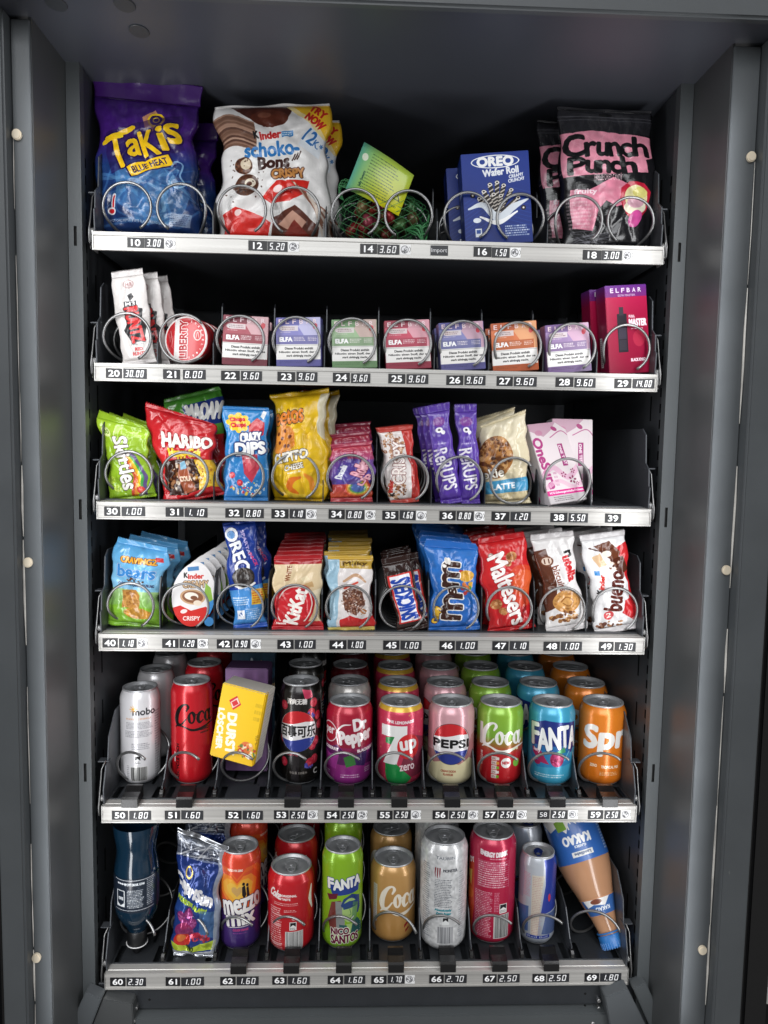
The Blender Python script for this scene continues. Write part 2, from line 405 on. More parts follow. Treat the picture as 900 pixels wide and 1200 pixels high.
for sx in (-1, 1):
    b = MB()
    cols = [(.018, .024, slots(-.92, .36, .021, .012)), (.052, .057, slots(-.9, .34, .072, .034)), (.43, .436, slots(-.9, .34, .021, .012))]
    perforated(b, lambda y, z, s=sx: (s*.3765, y, z), 0, BACK, BOT, CEIL, cols)
    cab(b, 'side_wall', paint_in)
    cab(MB().box(*sorted((sx*.3785, sx*.379)), 0, BACK, BOT, CEIL), 'wall_backing', void)
    # mounting rail with its slots
    X0, X1 = (.3738, .3905)
    sl = [(.238, .262), (-.105, -.079), (-.455, -.43), (-.78, -.755)]
    b = MB(); xs = sorted((sx*X0, sx*X1)); cx = sx*(X0+X1)/2
    perforated(b, lambda x, z: (x, -.002, z), xs[0], xs[1], BOT, CEIL, [(cx-.0018, cx+.0018, sl)])
    b.quad((sx*X0, -.002, BOT), (sx*X0, -.002, CEIL), (sx*X0, .012, CEIL), (sx*X0, .012, BOT))
    cab(b, 'mounting_rail', paint_rail)
    cab(MB().box(xs[0]+.001, xs[1]-.001, .002, .004, BOT, CEIL), 'rail_backing', void)
    # glossy side panel between rail and door frame
    cab(MB().box(*sorted((sx*.391, sx*.394)), -.1, .0, BOT, CEIL), 'glossy_side_panel', paint)
    xf = .412 if sx < 0 else .4225; xo = .4415 if sx < 0 else .459
    cab(MB().box(*sorted((sx*.3915, sx*xf)), -.104, -.1, BOT, CEIL-.004), 'door_flange', paint_frame, .001)
    cab(MB().box(*sorted((sx*(xf+.0006), sx*xo)), -.122, -.07, BOT-.2, CEIL-.0005), 'door_frame', paint_frame, .0025, 3)
    cab(MB().box(*sorted((sx*(xo+.004), sx*(xo+(.037 if sx > 0 else .06)))), -.116, -.05, BOT-.2, CEIL-.0005), 'outer_door_edge', black, .004, 3)
    cab(MB().box(*sorted((sx*(xo-.002), sx*(xo+.006))), -.1, -.055, BOT-.2, CEIL-.001), 'seam_seal', void)
    # broken pale tubes: the seal's bright glints along the frame, put in as shapes
    rg = random.Random(5+sx)
    z = CEIL-.13
    while z > -.86:
        l = rg.uniform(.05, .16); w = rg.choice([.0005, .0007, .0013])
        b = MB().tube([(sx*(xf-.0005-rg.uniform(0, .0008)), -.1055, z-l*t) for t in (0, .3, .6, 1)], [w*.4, w, w, w*.3], 6)
        cab(b, 'edge_seal_glint', seal_glint); z -= l+rg.choice([0, .004, .05])
    for (px, py) in (((20, 158), (33, 659), (43, 1122)) if sx < 0 else ((880, 184), (851, 668), (823, 1113))):
        x, z = at(px, py, -.106); b = MB()
        t = [(x+.0052*cos(k*pi/10), z+.0058*sin(k*pi/10)) for k in range(20)]
        b.prism(t, -.109, -.104, 'y'); cab(b, 'rubber_buffer', cream, .001, 2)
cab(MB().box(-.50, .50, BACK, BACK+.004, BOT, CEIL), 'back_wall', paint_back)
cab(MB().box(-.48, .48, -.1485, BACK, CEIL, CEIL+.003), 'ceiling_panel', paint_ceil)
zh = at(700, 14, -.162)[1]
cab(MB().box(-.62, .62, -.162, -.149, zh, .95), 'header_panel', paint_frame, .003, 3)
for px, py in ((66, 4), (146, 5), (163, 36)):
    d = _f+(px-450)/900*R_-(py-600)/900*U_; t = (CEIL-CAM[2])/d[2]; p = CAM+t*d
    cab(MB().prism([(p[0]+.011*cos(k*pi/12), p[1]+.014*sin(k*pi/12)) for k in range(24)], CEIL-.0015, CEIL+.001, 'z'), 'ceiling_plug', paint_in, .0006)
# a strip of the next machine shows past the door edge: shelf bracket, amber packet, white tray
NM = empty('neighbouring_machine', (.54, .0, BOT), label='edge of a second machine past the black door edge at lower right', cat='vending machine')
def nm(pts, Y, th, name, m):
    P = [at(px, py, Y) for px, py in pts]; b = MB().prism(P, Y, Y+th, 'y'); me = b.mesh(name, .0006); me.transform(Matrix.Translation((-.54, 0, -BOT))); return link(name, me, m, NM, smooth=False)
nm([(885, 850), (990, 850), (990, 1260), (870, 1260)], .10, .01, 'dark_interior', void)
nm([(894, 1066), (960, 1066), (960, 1120), (905, 1110), (892, 1094)], -.01, .02, 'shelf_bracket', mat('pale_steel_bracket', '#7d8486', .35, .5))
nm([(896, 1068), (960, 1068), (960, 1071), (896, 1071)], -.013, .003, 'bracket_lip', alu2)
nm([(889, 1139), (897, 1138), (904, 1148), (960, 1150), (960, 1158), (889, 1157)], -.01, .01, 'tray_rim', mat('clear_tray_rim', '#9a9b97', .2))
nm([(888, 1158), (960, 1158), (960, 1177), (893, 1177), (891, 1240), (885, 1240)], -.012, .012, 'white_tray_front', mat('white_tray', '#c4c4c0', .35))
P = [at(px, py, .004) for px, py in ((897, 1108), (930, 1106), (930, 1128), (900, 1126), (897, 1120))]
tag(link('amber_packet', MB().prism(P, .004, .02, 'y').mesh('amber_packet', .001, 2), mat('amber_foil', '#b3801c', .3, .2), smooth=False), 'small amber packet between bracket and white tray of the neighbouring machine', 'packet')
# panel below the last shelf, folded flaps of the delivery bin
b = MB(); zb = ZT[5]-.0227
b.box(-.372, .372, .004, .010, zb-.034, zb+.004); cab(b, 'lower_panel', tray_m, .001)
cab(MB().box(-.36, .36, -.010, .30, zb-.16, zb-.037), 'bin_cover', paint_rail, .002, 2)
def flap(pts, Y, th, m):
    P = [at(px, py, Y) for px, py in pts]
    cab(MB().prism(P, Y, Y+th, 'y'), 'folded_flap', m, .0012, 2)
flap([(100, 1163), (119, 1171), (102, 1215), (76, 1215)], -.022, .02, paint_frame)
flap([(120, 1171), (155, 1177), (157, 1215), (103, 1215)], -.016, .03, paint)
flap([(709, 1169), (736, 1159), (766, 1220), (718, 1220)], -.022, .03, paint_frame)
flap([(742, 1159), (757, 1152), (786, 1215), (767, 1215)], -.018, .02, paint_rail)
for px, py in ((159, 1182), (159, 1190), (702, 1173), (702, 1182), (692, 1193)):
    x, z = at(px, py, .0); cab(MB().prism([(x+.0028*cos(k*pi/6), z+.0028*sin(k*pi/6)) for k in range(12)], -.001 if py < 1185 else -.012, .006, 'y'), 'screw', bolt_m, .0006)
for px, py in ((175, 1172), (175, 1187), (686, 1165), (686, 1180)):
    x, z = at(px, py, .003); cab(MB().prism([(x+.0016*cos(k*pi/6), z+.0016*sin(k*pi/6)) for k in range(12)], .0034, .006, 'y'), 'screw_hole', void)

# ------------------------------------------------------------------ price labels (one printed strip per shelf)
SEG = {'0': 'abcdef', '1': 'bc', '2': 'abged', '3': 'abgcd', '4': 'fgbc', '5': 'afgcd', '6': 'afgedc', '7': 'abc', '8': 'abcdefg', '9': 'abcfgd'}
def seven(A, s, x0, y0, x1, y1, col):
    n = sum(.42 if c == '.' else 1 for c in s); w = (x1-x0)/n*.70; adv = (x1-x0)/n; h = y1-y0; t = .135*h; x = x0
    def q(pts, X): A.P([(X+a*w+(1-c)*h*.16, y0+c*h) for a, c in pts], col)
    for c in s:
        if c == '.': q([(-.12, .86), (.12, .86), (.12, 1), (-.12, 1)], x+.0*w); x += adv*.42; continue
        k = t/w; j = t/h
        D_ = {'a': [(.05, 0), (.95, 0), (.8, j), (.2, j)], 'd': [(.2, 1-j), (.8, 1-j), (.95, 1), (.05, 1)], 'g': [(.12, .5-j/2), (.88, .5-j/2), (.88, .5+j/2), (.12, .5+j/2)],
              'f': [(0, .04), (k, .1), (k, .47), (0, .49)], 'b': [(1-k, .1), (1, .04), (1, .49), (1-k, .47)],
              'e': [(0, .51), (k, .53), (k, .9), (0, .96)], 'c': [(1-k, .53), (1, .51), (1, .96), (1-k, .9)]}
        for g in SEG[c]: q(D_[g], x)
        x += adv
PR = [
 [('10', 149, 169, '3.00', 169, 192, 1), ('12', 291, 313, '5.20', 313, 337, 1), ('14', 422, 442, '3.60', 442, 468, 1), ('16', 555, 576, '1.50', 576, 597, 1), ('18', 683, 705, '3.00', 705, 729, 1)],
 [('20', 124, 143, '30.00', 144, 172, 0), ('21', 191, 211, '8.00', 214, 241, 0), ('22', 259, 281, '9.60', 282, 307, 0), ('23', 325, 346, '9.60', 347, 372, 0), ('24', 390, 410, '9.60', 411, 434, 0), ('25', 455, 475, '9.60', 476, 502, 0), ('26', 523, 543, '9.60', 544, 569, 0), ('27', 582, 601, '9.60', 602, 629, 0), ('28', 651, 672, '9.60', 673, 698, 0), ('29', 720, 740, '14.00', 741, 767, 0)],
 [('30', 122, 141, '1.00', 142, 170, 0), ('31', 194, 215, '1.10', 216, 243, 0), ('32', 264, 285, '0.80', 286, 309, 0), ('33', 318, 338, '1.10', 339, 358, 1), ('34', 385, 404, '0.80', 405, 427, 1), ('35', 448, 467, '1.60', 468, 487, 1), ('36', 515, 534, '0.80', 535, 555, 1), ('37', 576, 597, '1.20', 598, 622, 0), ('38', 645, 665, '5.50', 666, 689, 0), ('39', 709, 728, '', 0, 0, 0)],
 [('40', 120, 138, '1.10', 139, 160, 1), ('41', 190, 209, '1.20', 210, 231, 1), ('42', 254, 272, '0.90', 273, 293, 1), ('43', 325, 344, '1.00', 345, 370, 0), ('44', 386, 406, '1.00', 407, 429, 0), ('45', 449, 468, '1.00', 469, 494, 0), ('46', 515, 533, '1.00', 534, 560, 0), ('47', 577, 596, '1.10', 597, 620, 0), ('48', 637, 656, '1.00', 657, 682, 0), ('49', 702, 719, '1.30', 720, 745, 0)],
 [('50', 131, 150, '1.80', 151, 177, 0), ('51', 193, 211, '1.60', 212, 238, 0), ('52', 264, 283, '1.60', 284, 308, 0), ('53', 321, 338, '2.50', 339, 360, 1), ('54', 380, 398, '2.50', 399, 418, 1), ('55', 442, 460, '2.50', 461, 481, 1), ('56', 507, 525, '2.50', 526, 548, 1), ('57', 566, 583, '2.50', 584, 605, 1), ('58', 630, 644, '2.50', 645, 665, 1), ('59', 689, 707, '2.50', 708, 727, 1)],
 [('60', 129, 147, '2.30', 148, 171, 0), ('61', 194, 211, '1.00', 212, 239, 0), ('62', 258, 276, '1.60', 277, 303, 0), ('63', 319, 336, '1.60', 337, 363, 0), ('64', 384, 402, '1.60', 403, 428, 0), ('65', 435, 453, '1.70', 454, 474, 1), ('66', 503, 520, '2.70', 521, 547, 0), ('67', 566, 582, '2.50', 583, 609, 0), ('68', 624, 640, '2.50', 641, 667, 0), ('69', 685, 702, '1.80', 703, 728, 0)]]
SH_LAB = ['top shelf tray of the machine, its price rail numbered 10 to 18', 'second shelf tray from the top, its price rail numbered 20 to 29',
          'third shelf tray from the top, its price rail numbered 30 to 39', 'fourth shelf tray from the top, its price rail numbered 40 to 49',
          'fifth shelf tray under the upper row of cans, numbered 50 to 59', 'bottom shelf tray under the lowest row of cans, numbered 60 to 69']
def helix(r, pitch, turns, a0, d, mode, wr=.00185):
    pts = []; n = int(turns*36)
    for k in range(n+1):
        t = k/36; a = radians(a0)+d*2*pi*t
        if mode == 'flat':
            fr = t % 1; q = min(max((fr-.66)/.34, 0), 1); y = pitch*(int(t)+q*q*(3-2*q)) if t < turns-1e-6 else pitch*turns
            y += .0025*fr*(1-q)
        else: y = pitch*t
        pts.append((r*cos(a), y, r+r*sin(a)))
    me = MB().tube(pts, wr, 8).mesh('spiral_wire'); me.shade_smooth(); return me
CO = {'w': helix(.0303, .060, 3.6, -58, 1, 'flat'), 'wm': helix(.0303, .060, 3.6, 238, -1, 'flat'),
      's': helix(.0303, .044, 5.6, -62, 1, 'flat'), 't': helix(.0303, .017, 13, -62, 1, 'flat', .0015),
      'k': helix(.0303, .03, 7.6, -62, 1, 'flat', .0016), 'u': helix(.0303, .044, 5.6, 40, 1, 'flat'),
      'c': helix(.0302, .096, 3.6, 55, 1, 'run', .0019), 'd': helix(.0302, .096, 3.6, 100, 1, 'run', .0019), 'e': helix(.0302, .096, 3.6, 22, 1, 'run', .0019)}
for m_ in CO.values(): m_.materials.append(wire_m)
ROWC = ['w wm w wm w wm w wm w wm'.split(), 's u s s s s s s s s'.split(), 's s s s s s s u s -'.split(), 's k k k k t k s s s'.split(),
        'c c c c c c c c c c'.split(), 'e e c c c e c c c e'.split()]
SHELVES = []
for r in range(6):
    zt = ZT[r]; S = empty('shelf_tray', (0, 0, zt), label=SH_LAB[r], cat='shelf', group='pull out shelves of the vending machine'); SHELVES.append(S)
    can = r >= 4
    b = MB()
    b.prism([(-.0035, -.0227), (-.0035, -.0208), (-.0018, -.0203), (-.0018, -.0052), (-.0035, -.0046), (-.0035, -.0004), (-.002, 0), (.003, .0003), (.0036, -.0006), (.0046, -.0006), (.0052, .0003), (.0165, .0003), (.0165, -.006), (.001, -.006), (.001, -.0227)], -HW, HW, 'x')
    rail = b.build('price_rail', alu, S)
    for sx in (-1, 1):
        MB().box(*sorted((sx*HW, sx*(HW+.0012))), -.0037, .016, -.0228, .0006).build('rail_end_cap', alu2, rail)
    b = MB(); cols = []
    for i in range(10):
        cx = -.324+.072*i
        if can:
            cols += [(cx-.020, cx-.016, [(.075+.055*k, .11+.055*k) for k in range(7)]), (cx+.012, cx+.016, [(.06+.055*k, .085+.055*k) for k in range(7)])]
            cols += [(cx-.031, cx-.0225, [(.018, .052)]), (cx+.0225, cx+.031, [(.018, .052)])]
        else: cols += [(cx-.002, cx+.002, [(.06+.055*k, .085+.055*k) for k in range(7)])]
    perforated(b, lambda x, y: (x, y, FL), -HW, HW, .0166, BACK-.04, cols)
    b.quad((-HW, .0166, FL), (HW, .0166, FL), (HW, .0166, -.006), (-HW, .0166, -.006))
    b.build('tray_floor', tray_m, S)
    MB().box(-HW, HW, .0175, BACK-.04, -.018, -.010).build('tray_underside', tray_m, S)
    # side plates
    for sx in (-1, 1):
        prof = [(.002, .0004), (.0, .028), (.004, .030), (.006, .052), (.018, .060), (.022, .098), (.034, .106), (.44, .106), (.44, .0004)] if not can else \
               [(.002, .0004), (.0, .02), (.012, .05), (.02, .052), (.026, .085), (.055, .112), (.44, .112), (.44, .0004)]
        MB().prism(prof, *sorted((sx*(HW-.0012), sx*(HW+.0006))), 'x').build('side_plate', side_m, S, .0004)
        MB().box(*sorted((sx*(HW-.002), sx*(HW+.012))), .018, .03, .052, .0535).build('side_tab', side_m, S)
        X = sx*(HW+.0052)
        MB().tube([(X, .004, -.016), (X, -.002, -.012), (X, -.003, .0), (X, .004, .018), (X, .012, .045), (X-.004*sx, .016, .055)], .001, 6).build('latch_wire', wire_m, S, smooth=True)
        MB().tube([(X+.003*sx, .012, -.018), (X+.003*sx, .010, .012), (X+.003*sx, .018, .03)], .0011, 6).build('latch_wire', wire_m, S, smooth=True)
        MB().prism([(.014+.005*cos(k*pi/6), .004+.005*sin(k*pi/6)) for k in range(12)], *sorted((sx*(HW+.001), sx*(HW+.007))), 'x').build('roller', bolt_m, S, .001)
    # lane dividers
    if r == 0: bnds = [2, 4, 6, 8]
    else: bnds = range(1, 10)
    prof = [(.02, FL), (.02, .03), (.035, .050), (.085, .056), (.088, .088), (.094, .094), (.1, .090), (.098, .066), (.44, .066), (.44, FL)]
    if r == 3: prof = [(.02, FL), (.02, .05), (.028, .070), (.04, .078), (.44, .078), (.44, FL)]
    if can: prof = [(.024, FL), (.024, .016), (.034, .02), (.06, .052), (.09, .062), (.44, .062), (.44, FL)]
    dm = None
    for k in bnds:
        if dm is None: dm = MB().prism(prof, -.0007, .0007, 'x').mesh('lane_divider')
        link('lane_divider', dm, side_m if can else tray_m, S, (-.36+.072*k, 0, 0), smooth=False)
        if can and k % 1 == 0:
            link('divider_foot', bpy.data.meshes.get('divider_foot') or MB().prism([(.0176, 0), (.0176, .006), (.022, .010), (.03, .010), (.032, .0)], -.0028, .0028, 'x').mesh('divider_foot', .0008), black, S, (-.36+.072*k, 0, FL), smooth=False)
    # coils
    for i, c in enumerate(ROWC[r]):
        if c == '-': continue
        if (r, i) == (5, 0) or (r, i) == (5, 1): pass
        z = FL+.0019+(.0005 if can else 0)
        o = link('spiral_coil', CO[c], None, S, (-.324+.072*i+(.002 if c == 'w' else -.002 if c == 'wm' else 0), .010 if can else .0105, z))
        if can and ((r == 4 and i != 2) or (r == 5 and 2 <= i <= 8)):
            cl = bpy.data.meshes.get('can_stop') or MB().prism([(-.0046, -.002), (-.0046, .0095), (-.002, .012), (.010, .0135), (.020, .018), (.0245, .018), (.0245, .001), (-.0015, .001), (-.0038, -.002)], -.0108, .0108, 'x').mesh('can_stop', .0012, 2)
            link('can_stop', cl, black, S, (-.324+.072*i, 0, .0006), smooth=False)
    # printed price strip cut into its stickers
    A = Art(720, 13, '#17171a', 6.)
    todo = []
    for num, a0, a1, price, b0, b1, globe in PR[r]:
        yc = 0
        def X_(px, Y=-.0022):
            # the photograph's column at the height of this rail
            t = (px-450)/900
            lo, hi = -.4, .4
            zc = zt-.0125
            for _ in range(40):
                mid = (lo+hi)/2; d = np.array([mid, Y, zc])-CAM
                if 450+900*(d@R_)/(d@_f) < px: lo = mid
                else: hi = mid
            return (lo+hi)/2
        u0, u1 = X_(a0)*1000+360, X_(a1)*1000+360
        if num == '58': A.T(num, u0+3, 2.9, u1-3.5, 9.8, '#e8e8e8')
        else: asp = glyph_aspect(num)*8.3*1.22; um = (u0+u1)/2; A.T(num, um-asp/2, 2.4, um+asp/2, 10.7, "#ffffff", b=.62)
        todo.append(('number_label', u0, u1))
        if price:
            v0, v1 = X_(b0)*1000+360, X_(b1)*1000+360
            if globe: pass
            A.R(v0+.4, 0, v1, 13, '#26272b')
            seven(A, price, v0+2.6, 1.9, v1-3.0, 11.0, '#ffffff'); todo.append(('price_label', v0+.4, v1))
            if globe:
                g0 = v1+.8; A.R(g0, 0, g0+14, 13, '#f2f2f2'); g = g0+6
                A.E(g, 6.4, 4.9, 5.2, '#5d5d60'); A.E(g, 6.4, 4.1, 4.4, '#e4e4e6')
                A.D(g, 6.4, 3.2, 3.6, ['#4d4d50', '#6d6d70'], 14, .5, 1.5); A.S([(g+6, 3), (g+7.4, 6), (g+6, 9.5)], .8, '#888888')
                todo.append(('import_sticker', g0, g0+13.5))
    if r == 0:
        q = (X_(504.5)*1000+360, X_(525)*1000+360); A.R(q[0], 0, q[1], 13, '#2a2b2f'); A.T('Import', q[0]+1.2, 3.4, q[1]-1.2, 10.4, '#e8e8ea', b=.12)
        todo.append(('import_label', *q))
    m = printed('shelf_price_print', A, .45)
    rl_ = random.Random(r+3)
    for j, (nm, u0, u1) in enumerate(todo):
        x0, x1 = u0/1000-.36, u1/1000-.36; z0, z1 = -.0188, -.0064; y = -.0022-.0002*(j % 2)
        v = [(x0, y, z0), (x1, y, z0), (x1, y, z1), (x0, y, z1), (x0, -.0018, z0), (x1, -.0018, z0), (x1, -.0018, z1), (x0, -.0018, z1)]
        tl, dz_ = rl_.uniform(-.022, .022), rl_.uniform(-.0003, .0003); xm = (x0+x1)/2; v = [(p[0], p[1], p[2]+dz_+tl*(p[0]-xm)) for p in v]
        f = [(0, 1, 2, 3), (0, 4, 5, 1), (1, 5, 6, 2), (2, 6, 7, 3), (3, 7, 4, 0)]
        uv = [(u0/720, 0), (u1/720, 0), (u1/720, 1), (u0/720, 1)]*2
        link(nm, uv_mesh(v, f, uv, nm), m, rail, smooth=False)
# ------------------------------------------------------------------ builders for the goods
def P2(hexs, k):  # shade helper for print colours
    c = hexc(hexs)*k; return '#%02x%02x%02x' % tuple(int(min(max(x, 0), 1)*255) for x in c)
WORDS = {1: 'second in line', 2: 'third in line', 3: 'fourth in line', 4: 'fifth in line', 5: 'sixth in line', 6: 'seventh in line', 7: 'eighth in line'}
def floor_of(r): return ZT[r]+FL
# ---- cans
def can_meshes(kind, r, h):
    n = 56
    body = lathe([(r*.80, .0022), (r*.90, .0050), (r*.985, .0105), (r, .015)]+[(r, .015+(h-.030)*k/3) for k in (1, 2)]+[(r, h-.0155), (r*.985, h-.0125), (r*.93, h-.0075), (r*.865, h-.0035), (r*.845, h-.0025)], n, (.0, h), kind+'_body')
    base = lathe([(r*.01, .007), (r*.5, .0055), (r*.70, .0008), (r*.735, 0), (r*.77, .0006), (r*.802, .0025)], n, None, kind+'_base')
    rl = r*.845
    lid = lathe([(rl, h-.0030), (rl+.0008, h-.0015), (rl+.0006, h-.0002), (rl-.0004, h), (rl-.0016, h-.0006), (rl-.0022, h-.0045), (rl-.0034, h-.0052), (rl-.0046, h-.0040), (rl*.45, h-.0036), (rl*.44, h-.0040), (.0004, h-.0040)], n, None, kind+'_lid')
    b = MB(); z = h-.0034; L = rl*.52; wt = rl*.30
    out = [(wt*cos(a)*(1 if sin(a) > 0 else .8), L*.95*sin(a)-rl*.12) for a in [k*pi/12 for k in range(24)]]
    inn = [(wt*.5*cos(a), L*.34*sin(a)-rl*.12-L*.42) for a in [k*pi/12 for k in range(24)]]
    v = [(x, y, z+dz) for dz in (0, .0009) for ring in (out, inn) for x, y in ring]
    f = []
    for k in range(24):
        q = (k+1) % 24
        f += [(48+k, 48+q, 72+q, 72+k), (k, 24+k, 24+q, q), (k, q, 48+q, 48+k), (24+k, 72+k, 72+q, 24+q)]
    b.add(v, f); b.prism([(.0022*cos(k*pi/5), .0022*sin(k*pi/5)+L*.12) for k in range(10)], z, z+.0016, 'z')
    tab = b.mesh(kind+'_tab', .0002)
    s = MB(); t = [k*pi/14 for k in range(29)]; s.tube([(rl*.34*cos(a), rl*.38+rl*.33*sin(a), h-.0036) for a in t], .0005, 5, False)
    sc = s.mesh(kind+'_opening')
    return body, base, lid, tab, sc
CK = {'std': (.0333, .117), 'sleek': (.0293, .1455), 'small': (.0276, .135), 'slim': (.0268, .133), 'big': (.0340, .160)}
CM = {k: can_meshes(k, *v) for k, v in CK.items()}
def can(kind, art, label, group, loc, rz=0., pmat=None, tabm=None, dark=False, rx=0., ry=0.):
    t = empty('drink_can', loc, (rx, ry, rz), label, 'can', group); body, base, lid, tab, sc = CM[kind]
    bm = body.copy(); m = pmat or printed('can_print', art, .27, .25, .3)
    link('can_body', bm, m, t); link('can_base', base, lid_m, t); l = link('lid', lid, lid_m, t)
    link('pull_tab', tab, tabm or lid_m, l, smooth=False); link('opening_score', sc, lid_m, l)
    return t, m
def can_row(r, x, Y0, kind, art, label, behind, group, rz=0., n=0, tabm=None, step=.088, rzs=None, rx=0., ry=0., dz=0.):
    z = floor_of(r)+.0015+dz
    rz = rz-.9*atan2(x-CAM[0], Y0-CAM[1])
    t, m = can(kind, art, label, group if n else None, (x, Y0, z), rz, tabm=tabm, rx=rx, ry=ry)
    for k in range(1, n+1):
        c = copy_tree(t); c.location = (x+random.uniform(-.0012, .0012), Y0+step*k, z)
        c.rotation_euler = (0, 0, (rzs[k-1] if rzs else random.uniform(-.5, .5)))
        c['label'] = '%s, %s in %s' % (behind, WORDS[k], 'lane '+group.split()[-1])
    return t
# ---- pouches
def fbm(x, y, s):
    return noise.noise(Vector((x, y, s)))
def pouch(name, w, h, d, art, label, cat, group=None, sb=.006, st=.008, sealc='#999999', sealc2=None, seed=1, crease=1., pinch=.05, tw=1., bw=1., belly=.5, rough=.19, metal=0., slant=None, flop=0., bump=.8, sharp=2.2, twist=0., teeth=True, bend=0., sealm=None):
    t = empty(name, label=label, cat=cat, group=group)
    crease *= 1.5; d *= 1.15; nx, nz = 44, 60; ring = 2*nx; v = []; uv = []; f = []
    def shape(u, vv):
        s = 2*u-1; zt = vv
        hw = w/2*(bw+(tw-bw)*vv)*(1-pinch*sin(pi*vv))
        pv = max(sin(pi*min(vv**(.5+belly*.5) if belly < .99 else vv, 1)), 0)**.5
        th = d/2*pv*(max(1-abs(s)**sharp, 0))**.62
        return s, hw, th
    for j in range(nz+1):
        vv = j/nz; z = sb+vv*(h-sb-st)
        for side in (0, 1):
            rng = range(0, nx) if side == 0 else range(nx, 0, -1)
            for i in rng:
                u = i/nx; s, hw, th = shape(u, vv); x = hw*s
                edge = 1-abs(s)**6
                k1 = math.exp(-vv*6)+math.exp(-(1-vv)*6)
                c = .0016*k1*sin(s*11+seed*1.7+2.5*fbm(x*20, z*8, seed))*(vv*(1-vv)*4+.1)
                n1 = .0034*fbm(x*22+side*9, z*17, seed*3.1)
                n2 = (1-abs(fbm(x*34+side*5, z*26+x*18, seed+7.7))*2.4); n2 = max(n2, 0)**3*.0020
                n3 = (1-abs(fbm(x*75-z*40, z*62+side*5, seed+2.2))*2.6); n3 = max(n3, 0)**3*.0009
                disp = (c+n1-n2-n3)*crease*edge*min(1, vv*14, (1-vv)*14)
                yy = th+disp*(.35+.65*min(th/(d/2+1e-9), 1))
                y = -yy if side == 0 else yy
                xx = x+.0013*crease*fbm(vv*9, side*0+seed, 3.3*(1 if s > 0 else -1))*abs(s)
                a = twist*(vv-.3); xx, y = xx*cos(a)-y*sin(a), xx*sin(a)+y*cos(a)
                y += bend*(vv-.5)**2
                v.append((xx, y, z)); uv.append((u if side == 0 else u, vv))
    # sharp folds that run in from the seals, the sides and across the face
    V_ = np.array(v); U1 = np.array(uv); rg = np.random.default_rng(int(seed*13)+5); sg = np.where(V_[:, 1] < 0, -1., 1.)
    s_ = 2*U1[:, 0]-1; env = (1-np.abs(s_)**8)*np.minimum(1, np.minimum(U1[:, 1], 1-U1[:, 1])*16); add = np.zeros(len(V_))
    for q in range(int(26*min(crease, 1.9))):
        side = -1 if q % 4 else 1; typ = rg.integers(4)
        if typ == 0: p0 = np.array([rg.uniform(-.45, .45)*w, sb]); ang = pi/2+rg.normal(0, .35); L = rg.uniform(.15, .4)*h
        elif typ == 1: p0 = np.array([rg.uniform(-.45, .45)*w, h-st]); ang = -pi/2+rg.normal(0, .35); L = rg.uniform(.15, .4)*h
        elif typ == 2: l = rg.choice([-1, 1]); p0 = np.array([l*.5*w, rg.uniform(.15, .85)*h]); ang = (0 if l < 0 else pi)+rg.normal(0, .5); L = rg.uniform(.15, .45)*w
        else: p0 = np.array([rg.uniform(-.3, .3)*w, rg.uniform(.2, .8)*h]); ang = rg.uniform(0, 2*pi); L = rg.uniform(.15, .35)*w
        dx_, dz_ = cos(ang), sin(ang); rx_, rz_ = V_[:, 0]-p0[0], V_[:, 2]-p0[1]
        al = (rx_*dx_+rz_*dz_)/L; ac = rx_*-dz_+rz_*dx_+.004*np.sin(al*3+q)
        amp = rg.uniform(.0005, .0017)*(1 if rg.random() < .4 else -1); wd_ = rg.uniform(.0014, .0034)
        add += np.where(sg == side, 1, 0)*amp*np.exp(-np.abs(ac)/wd_)*np.clip(1-al, 0, 1)*np.clip(al*6+1, 0, 1)
    V_[:, 1] += sg*add*env*min(crease, 1.8)*1.0
    if slant is None: slant = rg.uniform(-.07, .07)
    q0, q1, q2 = rg.uniform(0, 6, 3); jag = .0016*min(crease, 2)*(w/.06)**.5
    def warp(X, Z):
        q = Z/h; s = X/(w/2)
        return X+jag*.8*(np.sin(q*9+q0)+.7*np.sin(q*21+q1))*np.abs(s)*np.sign(s)*(1 if True else 0)+jag*.45*np.sin(q*4+q2), Z+slant*X*q**3
    V_[:, 0], V_[:, 2] = warp(V_[:, 0].copy(), V_[:, 2].copy())
    v = [tuple(q) for q in V_]
    for j in range(nz):
        for k in range(ring):
            q = (k+1) % ring; f.append((j*ring+k, j*ring+q, (j+1)*ring+q, (j+1)*ring+k))
    me = uv_mesh(v, f, uv, 'wrapper'); m = printed('pack_print', art, rough, metal, .25, bump, 42, .0022)
    link('wrapper', me, m, t)
    # crimped end seals
    for top in (0, 1):
        hs = st if top else sb
        if hs <= 0: continue
        z0 = h-st if top else 0; n = 30; rows = max(int(hs/.0016), 3)
        hw = w/2*(tw if top else bw); cc = (sealc2 or sealc) if top else sealc
        sv, sf = [], []
        for side in (0, 1):
            for j in range(rows+1):
                q = j/rows
                for i in range(n*2+1):
                    s = i/n-1; x = hw*s; z = z0+q*hs
                    if teeth and ((top and j == rows) or (not top and j == 0)): z += (.0011 if i % 2 else -.0006)*(1 if top else -1)
                    rib = .0005*(1 if j % 2 else -1)
                    wv = .0022*crease*fbm(s*2.2+top*4, q*.6, seed+1)*(1 if True else 0)
                    out = q if top else 1-q
                    y = (-.0005 if side == 0 else .0005)+rib+wv*(.25+out)-flop*out*out*hs*(1 if top else 0)
                    if top: y += bend*.25
                    else: y += bend*.25
                    a = twist*((1 if top else 0)-.3); X, Yv = x*cos(a)-y*sin(a), x*sin(a)+y*cos(a)
                    sv.append((X, Yv, z))
        c = 2*n+1; o = (rows+1)*c
